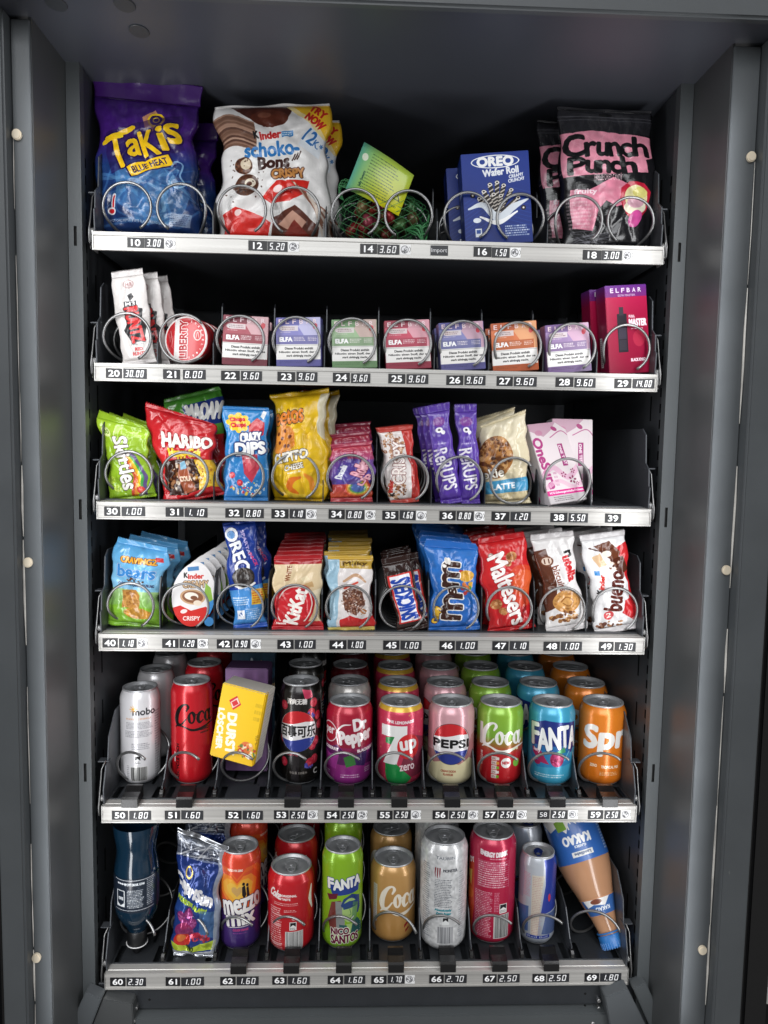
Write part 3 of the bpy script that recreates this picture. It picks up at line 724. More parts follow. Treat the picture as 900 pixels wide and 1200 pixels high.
        for j in range(rows):
            for i in range(2*n):
                a = j*c+i; sf += [(a, a+1, a+1+c, a+c), (o+a, o+a+c, o+a+c+1, o+a+1)]
            for a, bq in ((j*c, j*c+c), (j*c+2*n, j*c+c+2*n)): sf.append((a, bq, o+bq, o+a))
        for i in range(2*n):
            for j in (0, rows): a = j*c+i; sf.append((a, a+1, o+a+1, o+a))
        S_ = np.array(sv); S_[:, 0], S_[:, 2] = warp(S_[:, 0].copy(), S_[:, 2].copy()); sv = [tuple(q) for q in S_]
        sm = bpy.data.meshes.new('end_seal'); sm.from_pydata(sv, [], sf); sm.update()
        link('end_seal', sm, sealm or mat('seal_'+cc.strip('#')+str(int(rough*100)), cc, rough, metal, bump=.2, bscale=150), t)
    return t
def stand(t, r, base, top, Y, lean=0., yaw=0., floor=None, dz=0.):
    """stand a thing on shelf r under the photographed base point, tipped so its top comes over the photographed top point"""
    X, _ = at(base, 600, Y) if not isinstance(base, tuple) else at(*base, Y)
    z = floor_of(r)+dz
    Xt, Zt = at(*top, Y+.0)
    roll = atan2(Xt-X, Zt-z)
    t.location = (X, Y, z); t.rotation_mode = 'XYZ'
    M = Matrix.Rotation(roll, 3, 'Y') @ Matrix.Rotation(-lean, 3, 'X') @ Matrix.Rotation(yaw, 3, 'Z')
    t.rotation_euler = M.to_euler()
    return t
def size(r, base, top, wpx, Y):
    X, Zb = at(*base, Y); Xt, Zt = at(*top, Y); z = floor_of(r)
    h = sqrt((Zt-z)**2+(Xt-X)**2)
    w = at(base[0]+wpx/2, (base[1]+top[1])/2, Y)[0]-at(base[0]-wpx/2, (base[1]+top[1])/2, Y)[0]
    return w, h
def bag(r, base, top, wpx, art, label, cat, d=.03, Y=.034, lean=0., yaw=0., name='snack_bag', group=None, dz=0., **k):
    w, h = size(r, base, top, wpx, Y)
    t = pouch(name, w, h, d, art, label, cat, group, **k)
    return stand(t, r, base, top, Y, lean, yaw, dz=dz)
def behind(t, n, step, labels, dx=0., dz=0., jit=.0015, group=None, rolls=.02, y0=0.):
    if group: t['group'] = group
    o = []
    for k in range(1, n+1):
        c = copy_tree(t); c.location = t.location+Vector((dx*k+random.uniform(-jit, jit), y0+step*k, dz*k))
        c.rotation_euler = Matrix.Rotation(random.uniform(-rolls, rolls), 3, 'Y').to_4x4().to_3x3().__matmul__(t.rotation_euler.to_matrix()).to_euler()
        c['label'] = labels[k-1] if isinstance(labels, (list, tuple)) else '%s, %s' % (labels.replace(' behind the front one', ''), WORDS[k])
        o.append(c)
    return o
def carton_mesh(w, d, h, bev=.0006, aw=None):
    """art: front (w) then side (d) across; top and bottom take the last column strip"""
    me = MB().box(-w/2, w/2, -d/2, d/2, 0, h).mesh('carton', bev, 2, 30)
    uvl = me.uv_layers.new(name='UVMap'); tot = w+d
    for p in me.polygons:
        n = p.normal
        for li in p.loop_indices:
            x, y, z = me.vertices[me.loops[li].vertex_index].co
            if abs(n.y) > .6: u = (x+w/2)/tot if n.y < 0 else (w/2-x)/tot; q = z/h
            elif abs(n.x) > .6: u = (w+(y+d/2 if n.x > 0 else d/2-y))/tot; q = z/h
            else: u = (w+d*.5)/tot; q = .985
            uvl.data[li].uv = (min(max(u, .001), .999), min(max(q, .002), .998))
    return me
def carton(r, base, top, wpx, d, art, label, cat, Y, group=None, name='carton', lean=0., yaw=0., rough=.42, coat=.0, dz=0.):
    w, h = size(r, base, top, wpx, Y-d/2)
    t = tag(link(name, carton_mesh(w, d, h), printed('carton_print', art, rough, 0, coat, .08, 30, .001, spec=.3), smooth=False), label, cat, group)
    stand(t, r, base, top, Y, lean, yaw, dz=dz); t.location.x = at(*base, Y-d/2)[0]
    return t
def script_c(A, x, y, w, h, col, k=1., tail=True):
    """flowing 'Coca' lettering"""
    X = lambda p: [(x+a*w, y+b*h) for a, b in p]
    A.S(X([(.30, .34), (.345, .20), (.30, .10), (.20, .16), (.10, .38), (.055, .66), (.09, .86), (.19, .84), (.30, .64)]), [h*.05*k, h*.09*k, h*.05*k, h*.09*k, h*.15*k, h*.17*k, h*.12*k, h*.06*k, h*.04*k], col)
    if tail: A.S(X([(.02, .98), (.10, .90), (.24, .94), (.42, 1.06), (.62, 1.04), (.86, .92), (1.08, .90)]), [h*.03, h*.07*k, h*.05*k, h*.08*k, h*.10*k, h*.05*k, h*.03*k], col)
    for cx in (.42, .80):
        A.S(X([(cx+.06*cos(a), .60+.20*sin(a)) for a in [q*pi/6-2 for q in range(13)]]), [h*.05*k, h*.11*k, h*.06*k, h*.05*k, h*.11*k, h*.05*k], col)
    A.S(X([(.70, .48), (.665, .40), (.60, .44), (.56, .64), (.60, .80), (.69, .72)]), [h*.06*k, h*.05*k, h*.09*k, h*.12*k, h*.08*k, h*.03*k], col)
    A.S(X([(.475, .46), (.52, .50), (.58, .46)]), h*.035*k, col)
    A.S(X([(.885, .40), (.865, .66), (.90, .80), (.97, .70)]), [h*.09*k, h*.11*k, h*.07*k, h*.03*k], col)
def berries(A, pts, r, c='#c8102e', c2='#e8385a'):
    for x, y in pts:
        A.E(x, y, r, r*1.05, c)
        for _ in range(14): 
            a = A.rng.uniform(0, 6.3); q = A.rng.uniform(0, r*.8); A.E(x+q*cos(a), y+q*sin(a), r*.2, r*.2, c2, a=.7)
def cookie(A, cx, cy, rx, ry, base='#b9793d', chips=('#3d2114', '#52301c'), n=16):
    m = A.emask(cx, cy, rx, ry)
    A.E(cx, cy, rx, ry, base); A.D(cx, cy, rx, ry, [P2(base, .82), P2(base, 1.14), P2(base, .93)], 90, rx*.05, rx*.16, m, .5); A.D(cx, cy, rx*.85, ry*.85, chips, n, rx*.07, rx*.17, m)
random.seed(11)
# ================================================================== shelf 1: lanes 10 to 18
A = Art(130, 190, '#1d3466', 3.4, 2)
A.V(0, 60, '#3b1c6b', '#47207c'); A.V(60, 100, '#47207c', '#1d3a72'); A.V(100, 190, '#1d3a72', '#1a2f5c')
for k in range(26): A.S([(A.rng.uniform(0, 130), A.rng.uniform(95, 185)) for _ in range(3)], A.rng.uniform(1, 5), A.rng.choice(['#2c5f9e', '#4b86bd', '#17294f', '#6aa3cf']), .35)
A.P([(30, 100), (70, 95), (100, 108), (120, 140), (100, 178), (60, 182), (30, 150)], '#5f97c6', .5)
for k in range(14): A.S([(70+A.rng.normal(0, 22), 105+A.rng.uniform(0, 25)), (75+A.rng.normal(0, 22), 150+A.rng.uniform(-10, 10)), (70+A.rng.normal(0, 20), 178)], A.rng.uniform(2, 5), A.rng.choice(['#8fc0e3', '#3b73ab', '#1e4680']), .4)
A.P([(62, 30), (78, 18), (88, 40), (70, 60)], '#e0a070', .9)
for q in (11, 8, 4.5): A.E(80, 34, q, q, '#ffd321' if q != 8 else '#2a1550'); 
A.E(80, 34, 3, 3, '#2a1550')
def fat(s, x0, y0, x1, y1, rot): A.T(s, x0, y0, x1, y1, '#f7c81e', rot, b=1.9, o='#241048', ow=2.2)
A.P([(12, 54), (112, 20), (116, 74), (26, 114)], '#2a1550', .6)
fat('T', 21, 56, 43, 106, -20); fat('a', 45, 62, 62, 90, -20); fat('K', 62, 50, 82, 88, -18); fat('i', 85, 44, 93, 78, -14); fat('s', 95, 36, 113, 66, -20)
A.S([(12, 68), (28, 58), (50, 47)], 7, '#f7c81e')
A.R(44, 93, 103, 110, '#241048', -23); A.R(46, 94.5, 101, 108.5, '#f7c81e', -23); A.T('BLUE HEAT', 51, 97.6, 96, 105.4, '#241048', -23, b=.35)
A.S([(99, 100), (104, 92), (112, 96), (110, 112), (116, 124), (104, 130), (96, 120)], 2, '#9cc8ea', .7)
A.S([(28, 142), (26, 158)], 5, '#e9e9ee'); A.S([(28, 143), (26, 158)], 2.2, '#d5202a'); A.E(24, 163, 5, 5, '#e9e9ee'); A.E(24, 163, 3.2, 3.2, '#d5202a')
A.T('HOT CHILI PEPPER & LIME FLAVOURED CORN SNACK', 20, 176, 96, 179, '#cfd6e6', 3, b=.05); A.R(92, 165, 118, 182, '#c3cad8', 3, .5); A.L(93, 166, 117, 181, 6, '#22335a', .8, 3)
A.N(.05, 6)
t = bag(0, (176, 271), (170, 93), 134, A, 'purple and blue crisp bag with slanted yellow lettering, front of lane 10', 'crisp bag', d=.052, Y=.046, lean=.05, yaw=.06, seed=3, slant=-.09, sb=.008, st=.024, sealc='#45206f', pinch=.13, crease=1.5, tw=.95, rough=.22, flop=.3)
c = behind(t, 1, .062, ['purple and blue crisp bag half hidden behind the front one in lane 10'], dx=.013, group='crisp bags in lane 10'); c[0].rotation_euler.z = -.15; c[0].location.z -= .0; c[0].scale = (1, 1, .86)

A = Art(142, 165, '#eceae8', 3.4, 3)
for k in range(16): A.S([(0, 18+k*2.4), (20, 12+k*2.6), (48, 26+k*2.4)], 3, A.rng.choice(['#6e4a38', '#8a6450', '#4c2c20', '#b58f78', '#a47c66']), .9)
A.P([(20, 0), (98, 0), (88, 22), (60, 30), (40, 16)], '#4a2014'); A.E(68, 18, 22, 12, '#5e2c1c'); A.E(62, 14, 8, 4, '#8a5440', a=.7)
A.P([(94, 0), (142, 0), (142, 42)], '#f4c22a'); A.P([(94, 0), (142, 42), (136, 44), (88, 2)], '#f9e2a0')
A.T('TRY', 116, 4, 136, 14, '#c8201e', 36, b=.8); A.T('NOW', 110, 17, 134, 27, '#c8201e', 36, b=.8)
A.R(110, 36, 138, 62, '#e8eef4', 30); A.T('12', 113, 34, 128, 50, '#2a6fb5', 30, b=.7); A.T('K.*', 126, 46, 138, 56, '#2a6fb5', 30, b=.3)
A.T('K', 46, 37, 52, 46, '#111111', -4, b=.8); A.T('inder', 54, 36, 82, 46, '#c8201e', -6, b=.8); A.R(83, 36, 98, 43, '#2f7fc0', -8); A.L(84, 37, 97, 42, 2, '#ffffff', 1, -8)
A.T('schoko-', 34, 50, 106, 68, '#2a78bd', -5, b=1.3); A.T('Bons', 52, 69, 92, 83, '#3a1a12', -4, b=1.4)
for k in range(3): A.S([(96+k*3, 74-k), (100+k*4, 66-k*2)], 1.6, '#3a1a12')
A.T('CRISPY', 70, 84, 112, 95, '#c88a4a', -6, b=1.2, o='#4a2012', ow=1.2)
for cx, cy, r_ in ((32, 80, 12), (38, 104, 15)):
    m = A.emask(cx, cy, r_, r_*.9); A.E(cx, cy, r_, r_*.9, '#54301f'); A.D(cx, cy, r_, r_, ['#3a1d12', '#7a4c30', '#693c24'], 50, .8, 2, m)
A.E(35, 78, 7, 7, '#dccbb0'); A.E(42, 102, 7, 6, '#efe4cf'); A.E(41, 103, 3.5, 3, '#5a3020')
for k in range(30): A.E(A.rng.uniform(8, 60), A.rng.uniform(70, 125), A.rng.uniform(.5, 1.6), .8, '#4a2a1c', A.rng.uniform(0, 90))
A.P([(58, 118), (76, 100), (98, 98), (118, 96), (112, 112), (100, 118), (92, 124), (70, 126)], '#d9281f'); A.E(78, 110, 6, 4, '#f6d8d4', -30)
A.P([(10, 138), (28, 130), (44, 134), (58, 140), (70, 148), (66, 165), (8, 165)], '#d8251e'); A.E(30, 136, 5, 3, '#f6d8d4', -30)
A.P([(70, 165), (74, 142), (98, 128), (132, 150), (130, 165)], '#5a2a1c'); A.P([(80, 150), (96, 134), (116, 146), (104, 160)], '#e4b6a0', .8); A.P([(88, 160), (100, 144), (124, 165), (90, 165)], '#7c2016', .9)
for k in range(10): A.S([(96+k*2.5, 100+k*2), (112+k*2, 116+k*3), (136, 132+k*3)], 2, A.rng.choice(['#caa48c', '#7d5240', '#efe0d2', '#94604a']), .9)
A.N(.025, 8)
t = bag(0, (320, 276), (319, 120), 130, A, 'white pouch of chocolate eggs with yellow corner and blue lettering, front of lane 12', 'sweet pouch', d=.046, Y=.043, lean=.04, seed=8, slant=.05, sb=.003, st=.003, sealc='#e8e6e4', pinch=.03, crease=1.5, belly=.2, rough=.3, tw=1.02, teeth=False, sharp=3)
c = behind(t, 1, .052, ['white pouch of chocolate eggs half hidden behind the front one in lane 12'], dx=.011, group='pouches of chocolate eggs in lane 12'); c[0].location.z += .0

# net bag of sweets
x, z = at(449, 240, .045); z0 = floor_of(0)
t = empty('net_bag', (x, .045, z0), (0, 0, 0), 'green net bag of sweets with a green and yellow hang tag', 'net bag')
rg = random.Random(4); RX, RY, RZ = .058, .030, .034
for k in range(46):
    a, e_ = rg.uniform(0, 2*pi), rg.uniform(-1, 1); q = rg.uniform(.35, .82)
    px, py, pz = q*RX*cos(a)*sqrt(1-e_*e_), q*RY*sin(a)*sqrt(1-e_*e_)*1.1, RZ+.001+q*RZ*e_
    b = bmesh.new(); bmesh.ops.create_icosphere(b, subdivisions=2, radius=1)
    for vv in b.verts:
        n_ = 1+.25*noise.noise(vv.co*1.7+Vector((k, 0, 0))); vv.co = Vector((vv.co.x*.0105*n_, vv.co.y*.008*n_, vv.co.z*.007*n_))
    me = bpy.data.meshes.new('wrapped_sweet'); b.to_mesh(me); b.free()
    cc = rg.choice(['#8f2024', '#7c1c20', '#a03c30', '#5a221a', '#4a5c34', '#6c5432', '#38261f', '#7e2c3c']) if px < .01 else rg.choice(['#33582f', '#47683a', '#55462c', '#7c2024', '#2c3822', '#6a5e3c'])
    link('wrapped_sweet', me, mat('foil_'+cc[1:], cc, .3, .3, bump=.5, bscale=200), t, (px, py, pz), (rg.uniform(0, 3), rg.uniform(0, 3), rg.uniform(0, 3)))
netm = mat('green_net', '#3f8550', .4); b = MB()
for d_ in (-1, 1):
    for k in range(19):
        p = []
        for j in range(25):
            e_ = -1+2*j/24; a = 2*pi*k/19+d_*e_*1.15; s_ = sqrt(max(1-abs(e_)**2.4, 0))
            nn = 1+.22*noise.noise(Vector((cos(a), sin(a), e_))*1.6+Vector((k*.12, 0, d_)))
            p.append((RX*s_*cos(a)*nn, RY*1.1*s_*sin(a)*nn, RZ+.0015+RZ*e_*1.0))
        b.tube(p, .00034, 4, False)
b.build('net', netm, t, smooth=True)
b = MB()
for k in range(9):
    a = k*.7; p = [(-.02, .0, .062), (-.034-.004*sin(a), .006*cos(a), .074+.004*sin(a*2)), (-.050-.006*cos(a), .008*sin(a), .080+.008*sin(a)), (-.058, .004*cos(a), .070-.006*sin(a)), (-.052, 0, .058)]
    b.tube([tuple(q) for q in spline(p, 6)], .0006, 4, False)
b.build('loose_net', netm, t, smooth=True); b = MB()
for k in range(8):
    a = k*.8; p = [(.03, -.01, .02), (.045+.003*sin(a), -.018+.004*cos(a), .018+.006*sin(a)), (.054, -.016+.003*sin(a), .012+.014*cos(a)), (.060, -.01, .030+.01*sin(a))]
    b.tube([tuple(q) for q in spline(p, 6)], .0012, 5, False)
b.build('gathered_net_end', netm, t, smooth=True)
A = Art(62, 48, '#8fbf3f', 6, 5)
A.V(0, 48, '#a9c44a', '#d9d41c')
for i in range(A.W):
    q = i/A.W; A.a[:, i] = hexc('#5fb09a')*max(0, 1-q*1.4)**2+A.a[:, i]*(1-max(0, 1-q*1.4)**2)
for y in range(5, 40, 3): A.L(14, y, 50, y+2, 1, '#35502a', .8)
A.E(7, 12, 3.5, 3.5, '#dfe8d0'); A.T('Jelly Sweets', 4, 30, 20, 34, '#24503a', -90, b=.2); A.P([(48, 34), (53, 26), (58, 34)], '#33461e'); A.P([(50, 33), (53, 28.5), (56, 33)], '#c2cc28'); A.L(20, 40, 60, 44, 1, '#3a4a18', .8)
Q = [at(*p, Y_) for p, Y_ in (((405, 221), .02), ((467, 253), .012), ((485, 206), .016), ((427, 167), .03))]; Ys = [.02, .012, .016, .03]
v, f, uv = [], [], []
for k in range(2):
    for j in range(9):
        for i in range(9):
            u, w_ = i/8, j/8
            p = [(Q[0][c]*(1-u)+Q[1][c]*u)*(1-w_)+(Q[3][c]*(1-u)+Q[2][c]*u)*w_ for c in (0, 1)]; yy = (Ys[0]*(1-u)+Ys[1]*u)*(1-w_)+(Ys[3]*(1-u)+Ys[2]*u)*w_-.004*sin(pi*u)+.002*sin(5*w_)+k*.0006
            v.append((p[0]-x, yy-.045, p[1]-z0)); uv.append((u, w_))
for k in range(2):
    for j in range(8):
        for i in range(8):
            a = k*81+j*9+i; f.append((a, a+1, a+10, a+9) if k == 0 else (a, a+9, a+10, a+1))
for i in range(8):
    for a, b_ in ((i, i+1), (72+i, 73+i), (i*9, i*9+9), (i*9+8, i*9+17)): f.append((a, b_, b_+81, a+81))
link('hang_tag', uv_mesh(v, f, uv, 'hang_tag'), printed('tag_print', A, .35, 0, .3), t)

A = Art(84+40, 110, '#10308a', 4, 6)
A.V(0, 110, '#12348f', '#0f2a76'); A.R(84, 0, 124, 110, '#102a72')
for k in range(10): A.S([(0, 60+k*5), (40, 40+k*5), (84, 50+k*5)], .5, '#2f5ab5', .5)
A.E(42, 11, 30, 8, '#ffffff'); A.E(42, 11, 28.5, 6.8, '#163a92'); A.T('OREO', 20, 5.5, 64, 16, '#ffffff', b=1.5)
A.T('Wafer Roll', 26, 19, 70, 27, '#f1f3f8', -4, b=.8); A.T('CREAMY', 58, 27, 76, 31, '#f1f3f8', -8, b=.3); A.T('CRUNCHY', 57, 32, 77, 36, '#f1f3f8', -8, b=.3)
for k, (x0, y0, ln, ro) in enumerate([(34, 38, 34, -6), (26, 46, 28, -22), (43, 36, 34, 3), (51, 40, 32, 12), (60, 46, 26, 24), (20, 54, 22, -36), (68, 56, 18, 38), (38, 50, 24, -10), (47, 52, 24, 8)]):
    a = radians(ro); dx, dy = -sin(a)*1, cos(a)
    e1 = (x0-dx*0, y0); e2 = (x0+dx*ln*.9+(42-x0)*.3, y0+dy*ln)
    A.S([e1, e2], 5.6, '#1b120e', curve=False)
    for q in np.arange(.05, .95, .16): A.S([(e1[0]+(e2[0]-e1[0])*q-2.3, e1[1]+(e2[1]-e1[1])*q+1.4), (e1[0]+(e2[0]-e1[0])*q+2.3, e1[1]+(e2[1]-e1[1])*q-1.2)], 1.5, '#cfc7bd', curve=False)
    A.E(*e1, 2.7, 2, '#f0ece6'); A.E(*e1, 1.4, 1, '#2a1c16')
A.S([(6, 66), (24, 62), (42, 78), (62, 66), (80, 58)], [2, 7, 10, 8, 2], '#dfe6ee'); A.S([(20, 76), (42, 84), (66, 72)], [2, 6, 2], '#ffffff')
for cx, cy in ((12, 50), (74, 68)): A.E(cx, cy, 3, 3, '#1b120e'); A.E(cx, cy, 1.2, 1.2, '#efeae4')
A.E(16, 80, 5, 3, '#e8eef6'); A.R(13, 90, 21, 100, '#e8eef6'); A.R(14.4, 91.5, 19.6, 96, '#2c55a8'); A.L(50, 88, 80, 102, 5, '#dfe6f2', .9)
A.T('WAFER ROLL', 90, 40, 118, 46, '#b7c6ea', b=.4); A.L(90, 52, 118, 76, 8, '#8fa5d8', .7)
t = carton(0, (586, 285), (580, 178), 79, .042, A, 'blue carton of wafer rolls with white oval logo, front of lane 16', 'carton', .037, yaw=-.03, lean=.02)
behind(t, 1, .052, ['blue carton of wafer rolls half hidden behind the front one in lane 16'], dx=-.013, group='cartons of wafer rolls in lane 16')

A = Art(112, 172, '#17171a', 3.6, 7)
A.V(0, 30, '#2b2b30', '#222226'); A.S([(0, 9), (112, 9)], 1.2, '#4c4c52', curve=False); A.S([(0, 13), (112, 13)], 1, '#45454b', curve=False); A.E(56, 6, 8, 2.6, '#0c0c0e')
A.P([(0, 30), (38, 27), (112, 33), (108, 60), (98, 64), (100, 80), (4, 84), (2, 60)], '#e391a6'); A.P([(2, 58), (98, 64), (98, 76), (6, 82)], '#e391a6')
for k in range(12): A.S([(A.rng.uniform(0, 112), A.rng.uniform(28, 34)), (A.rng.uniform(0, 112), 80)], .5, '#f3b8c6', .5)
for s_, x0, y0, w_, h_ in (('C', 3, 32, 24, 32), ('r', 28, 42, 13, 22), ('u', 42, 43, 13, 21), ('n', 56, 42, 14, 22), ('c', 71, 43, 13, 21), ('h', 86, 35, 18, 29)): A.T(s_, x0, y0, x0+w_, y0+h_-5, '#141416', A.rng.uniform(-6, 6), b=1.9)
for s_, x0, y0, w_, h_ in (('P', 10, 61, 18, 24), ('u', 29, 66, 13, 18), ('n', 43, 66, 13, 18), ('c', 57, 66, 12, 18), ('h', 70, 60, 15, 25)): A.T(s_, x0, y0, x0+w_, y0+h_-4, '#141416', A.rng.uniform(-6, 6), b=2.1)
A.P([(10, 100), (30, 102), (60, 86), (84, 98), (82, 116), (62, 124), (50, 116), (42, 126), (34, 152), (10, 148)], '#e48aa2', .97)
A.T('FREEZE DRIED CANDY', 38, 82, 70, 90, '#f0c9d2', b=.2); A.T('fruity', 14, 100, 40, 108, '#f8dfe6', b=.5); A.L(6, 110, 34, 150, 9, '#f6d4dc', .5)
A.P([(68, 100), (78, 92), (96, 94), (104, 104), (98, 128), (88, 146), (74, 132), (66, 116)], '#c0233c'); A.E(85, 112, 14, 15, '#e9dfa8'); A.E(84, 124, 13, 9, '#f0ead0'); A.E(90, 106, 9, 7, '#d8cf7a'); A.E(86, 138, 8, 11, '#cc4f96', 15); A.E(84, 118, 10, 7, '#d99ab4', a=.8)
for _ in range(20): A.S([(A.rng.uniform(4, 36), A.rng.uniform(150, 170)), (A.rng.uniform(30, 66), A.rng.uniform(150, 172))], 1.2, '#8d8d95', .35)
A.N(.06, 5)
t = bag(0, (711, 287), (710, 126), 112, A, 'black zip pouch with pink panels and black cartoon lettering, front of lane 18', 'sweet pouch', d=.032, Y=.042, lean=.02, seed=12, sb=.004, st=.004, sealc='#2a2a2e', pinch=.02, crease=.9, belly=.2, rough=.2, teeth=False, sharp=3, tw=1.0)
c = behind(t, 1, .05, ['black zip pouch with pink panels peeking out behind the front one in lane 18'], dx=-.016, group='black zip pouches in lane 18'); c[0].rotation_euler.z = .1

# ================================================================== shelf 2: lanes 20 to 29
A = Art(44, 110, '#ded9d6', 6, 9)
A.E(22, 10, 7, 6, '#b79a98'); A.E(22, 10, 5.6, 4.6, '#ded4d2'); A.T('HB', 18, 8, 26, 13, '#a87c7c', b=.3)
A.P([(19, 25), (25, 22), (27, 28), (22, 33)], '#26262a'); A.R(14, 33, 30, 40, '#26262a'); A.T('H3', 16, 34, 28, 39, '#f0eeee', b=.4)
A.P([(14, 44), (24, 40), (36, 44), (34, 60), (40, 66), (34, 86), (18, 88), (8, 70), (14, 62)], '#2a2a2c')
A.T('RUNTZ', 1, 56, 47, 72, '#d93a3c', 84, b=1.6, o='#26262a', ow=1)
A.L(16, 88, 36, 92, 1, '#8a8686', .8); A.T('RED', 20, 94, 30, 98, '#c8383a', b=.5); A.T('RUNTZ', 16, 100, 34, 104, '#c8383a', b=.5)
t = bag(1, (164, 422), (148, 317), 40, A, 'tall white foil sachet with red stencilled lettering leaning left in lane 20', 'sachet', d=.012, Y=.021, seed=2, sb=.005, st=.008, sealc='#cfcac8', crease=.6, rough=.3, pinch=.02)
behind(t, 2, .02, 'white foil sachet behind the front one in lane 20', dx=.012, dz=.0, group='white foil sachets in lane 20')

A = Art(120, 120, '#c8262e', 5, 10)
A.E(60, 60, 59, 59, '#e9e4e2'); A.E(60, 60, 54, 54, '#c8242c'); A.P([(30, 14), (42, 10), (44, 112), (28, 106)], '#f0ebe8'); A.P([(74, 8), (86, 12), (84, 108), (72, 112)], '#f0ebe8', .0)
A.T('LIBERTY', 6, 50, 100, 70, '#b01820', -90, b=1.6, o='#f3eeec', ow=1.6); A.E(92, 50, 11, 14, '#e4c6c2'); A.E(92, 50, 8, 11, '#c8242c'); A.S([(88, 56), (92, 42), (96, 56)], 1.6, '#e4c6c2')
for k in range(11):
    a = -1.25+k*.26; A.T('EXTREMELY STRONG'[k+1] if 'EXTREMELY STRONG'[k+1] != ' ' else '.', 60+47*cos(a)-2, 60+47*sin(a)-2.4, 60+47*cos(a)+2, 60+47*sin(a)+2.4, '#f3eeec', 90+math.degrees(a), b=.2)
for k in range(12): A.S([(8+A.rng.uniform(0, 20), 30+A.rng.uniform(0, 60)), (12+A.rng.uniform(0, 20), 30+A.rng.uniform(0, 60))], .8, '#f0d8d4', .5)
x, z = at(219, 392, .018); rr = .0305
tin = empty('round_tin', (x, .030, floor_of(1)+rr+.0015), (radians(-4), 0, radians(-14)), 'round red and white tobacco tin standing on edge in lane 21', 'tin')
def disc_mesh(r0, y0, y1, nm):
    b = MB(); n = 56; v = []; f = []; uv = []
    for (q, y) in ((0.001, y0), (r0*.9, y0), (r0*.97, y0+.0006), (r0, y0+.0022), (r0, y1-.001), (r0*.97, y1), (.001, y1)):
        for k in range(n+1): a = 2*pi*k/n; v.append((q*cos(a), y, q*sin(a))); uv.append((.5+.5*q*cos(a)/r0, .5+.5*q*sin(a)/r0))
    for i in range(6):
        for k in range(n): a = i*(n+1)+k; f.append((a, a+n+1, a+n+2, a+1))
    me = uv_mesh(v, f, uv, nm); b = bmesh.new(); b.from_mesh(me); bmesh.ops.recalc_face_normals(b, faces=b.faces); b.to_mesh(me); b.free(); me.shade_smooth(); return me
link('tin_lid', disc_mesh(rr, -.009, -.001, 'tin_lid'), printed('tin_print', A, .3, 0, .3), tin)
link('tin_base', disc_mesh(rr*.97, -.001, .009, 'tin_base'), mat('red_tin_side', '#a9333a', .35), tin)
behind(tin, 3, .0205, 'round red and white tobacco tin behind the front one in lane 21', dx=.003, jit=.001, group='tobacco tins in lane 21')

FL_ = [('22', 286, 427, 289, 370, '#a8404e', '#7e2d3c', '#e8bcc0', 'BLUEBERRY ICE', 'dark red'), ('23', 351, 429, 351, 372, '#7a78c2', '#5c5aa6', '#c6c4ea', 'BLUEBERRY', 'blue violet'), ('24', 416, 430, 415, 374, '#93b886', '#6e9a64', '#d6a0a0', 'APPLE PEACH', 'pale green'),
       ('25', 479, 432, 477, 375, '#c8324e', '#a0223c', '#e8a8b6', 'WATERMELON', 'raspberry red'), ('26', 543, 433, 540, 377, '#7a7cb8', '#5e5c9c', '#d49aa6', 'GRAPE ICE', 'grey lilac'), ('27', 606, 434, 603, 377, '#d8642c', '#c0501c', '#eca060', 'ORANGE', 'bright orange'), ('28', 668, 435, 665, 379, '#9a7ab0', '#7c5e96', '#d8a0bc', 'BLUE RAZZ', 'lilac and pink')]
for num, bx, by, tx, ty, c1, c2, c3, fl, word in FL_:
    mixw = lambda h_, k_: '#%02x%02x%02x' % tuple(int(255*(a_*(1-k_)+.93*k_)) for a_ in hexc(h_))
    c1, c2, c3 = mixw(c1, .16), mixw(c2, .10), mixw(c3, .25)
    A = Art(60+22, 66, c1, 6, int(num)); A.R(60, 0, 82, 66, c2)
    A.R(0, 0, 60, 11, P2(c2, .95)); A.P([(38, 0), (60, 0), (60, 50), (44, 34), (30, 12)], c3, .8); A.V(10, 44, c1, P2(c1, .92), 0, 30)
    for i, ch in enumerate('ELFBAR'): A.T(ch, 4+i*9.3, 2.6, 8.6+i*9.3, 8.4, '#f0d8dc', b=.25)
    A.E(12, 14.5, 7.5, 3.6, '#e2d8d8'); A.R(12, 11, 30, 18, '#e2d8d8', 0, .9); A.L(8, 12.4, 28, 17, 2, '#8a6a70', .8); A.L(6, 19, 22, 20.6, 1, '#f2e6e6', .8)
    A.R(3, 24, 56, 36, P2(c1, .86)); A.T('ELFA', 5, 26.5, 22, 32, '#ffffff', b=.7); A.L(24, 26, 40, 32, 3, '#f6ecec', .9); A.L(43, 26, 55, 32, 3, '#f6ecec', .8)
    A.E(53, 12, 3, 4, '#d8323c', 20, .7)
    A.R(0, 36, 60, 57, '#f3f1ee'); A.S([(0, 37.2), (60, 37.2)], .5, '#888888', curve=False)
    A.T('Dieses Produkt enthält', 12, 40, 50, 43, '#333333', b=.15); A.T('Nikotin: einen Stoff, der se', 4, 45, 57, 48, '#333333', b=.15); A.T('stark abhängig macht.', 14, 50, 48, 53.4, '#333333', b=.15)
    A.R(0, 56.5, 60, 66, P2(c2, .9)); A.L(4, 58, 40, 62, 2, P2(c2, .6), .6)
    t = carton(1, (bx, by), (tx, ty), 53, .021, A, '%s vape box above price number %s' % (word, num), 'vape box', .026, name='vape_box', yaw=random.uniform(-.12, .10), coat=.1, rough=.3); t.location.y += random.uniform(-.002, .003); t.rotation_euler.y += random.uniform(-.022, .022)
    behind(t, 1, .044, ['%s vape box behind the front one above price number %s' % (word, num)], jit=.001, group='%s vape boxes in lane %s' % (word, num))
A = Art(56+24, 106, '#a3123f', 5, 19)
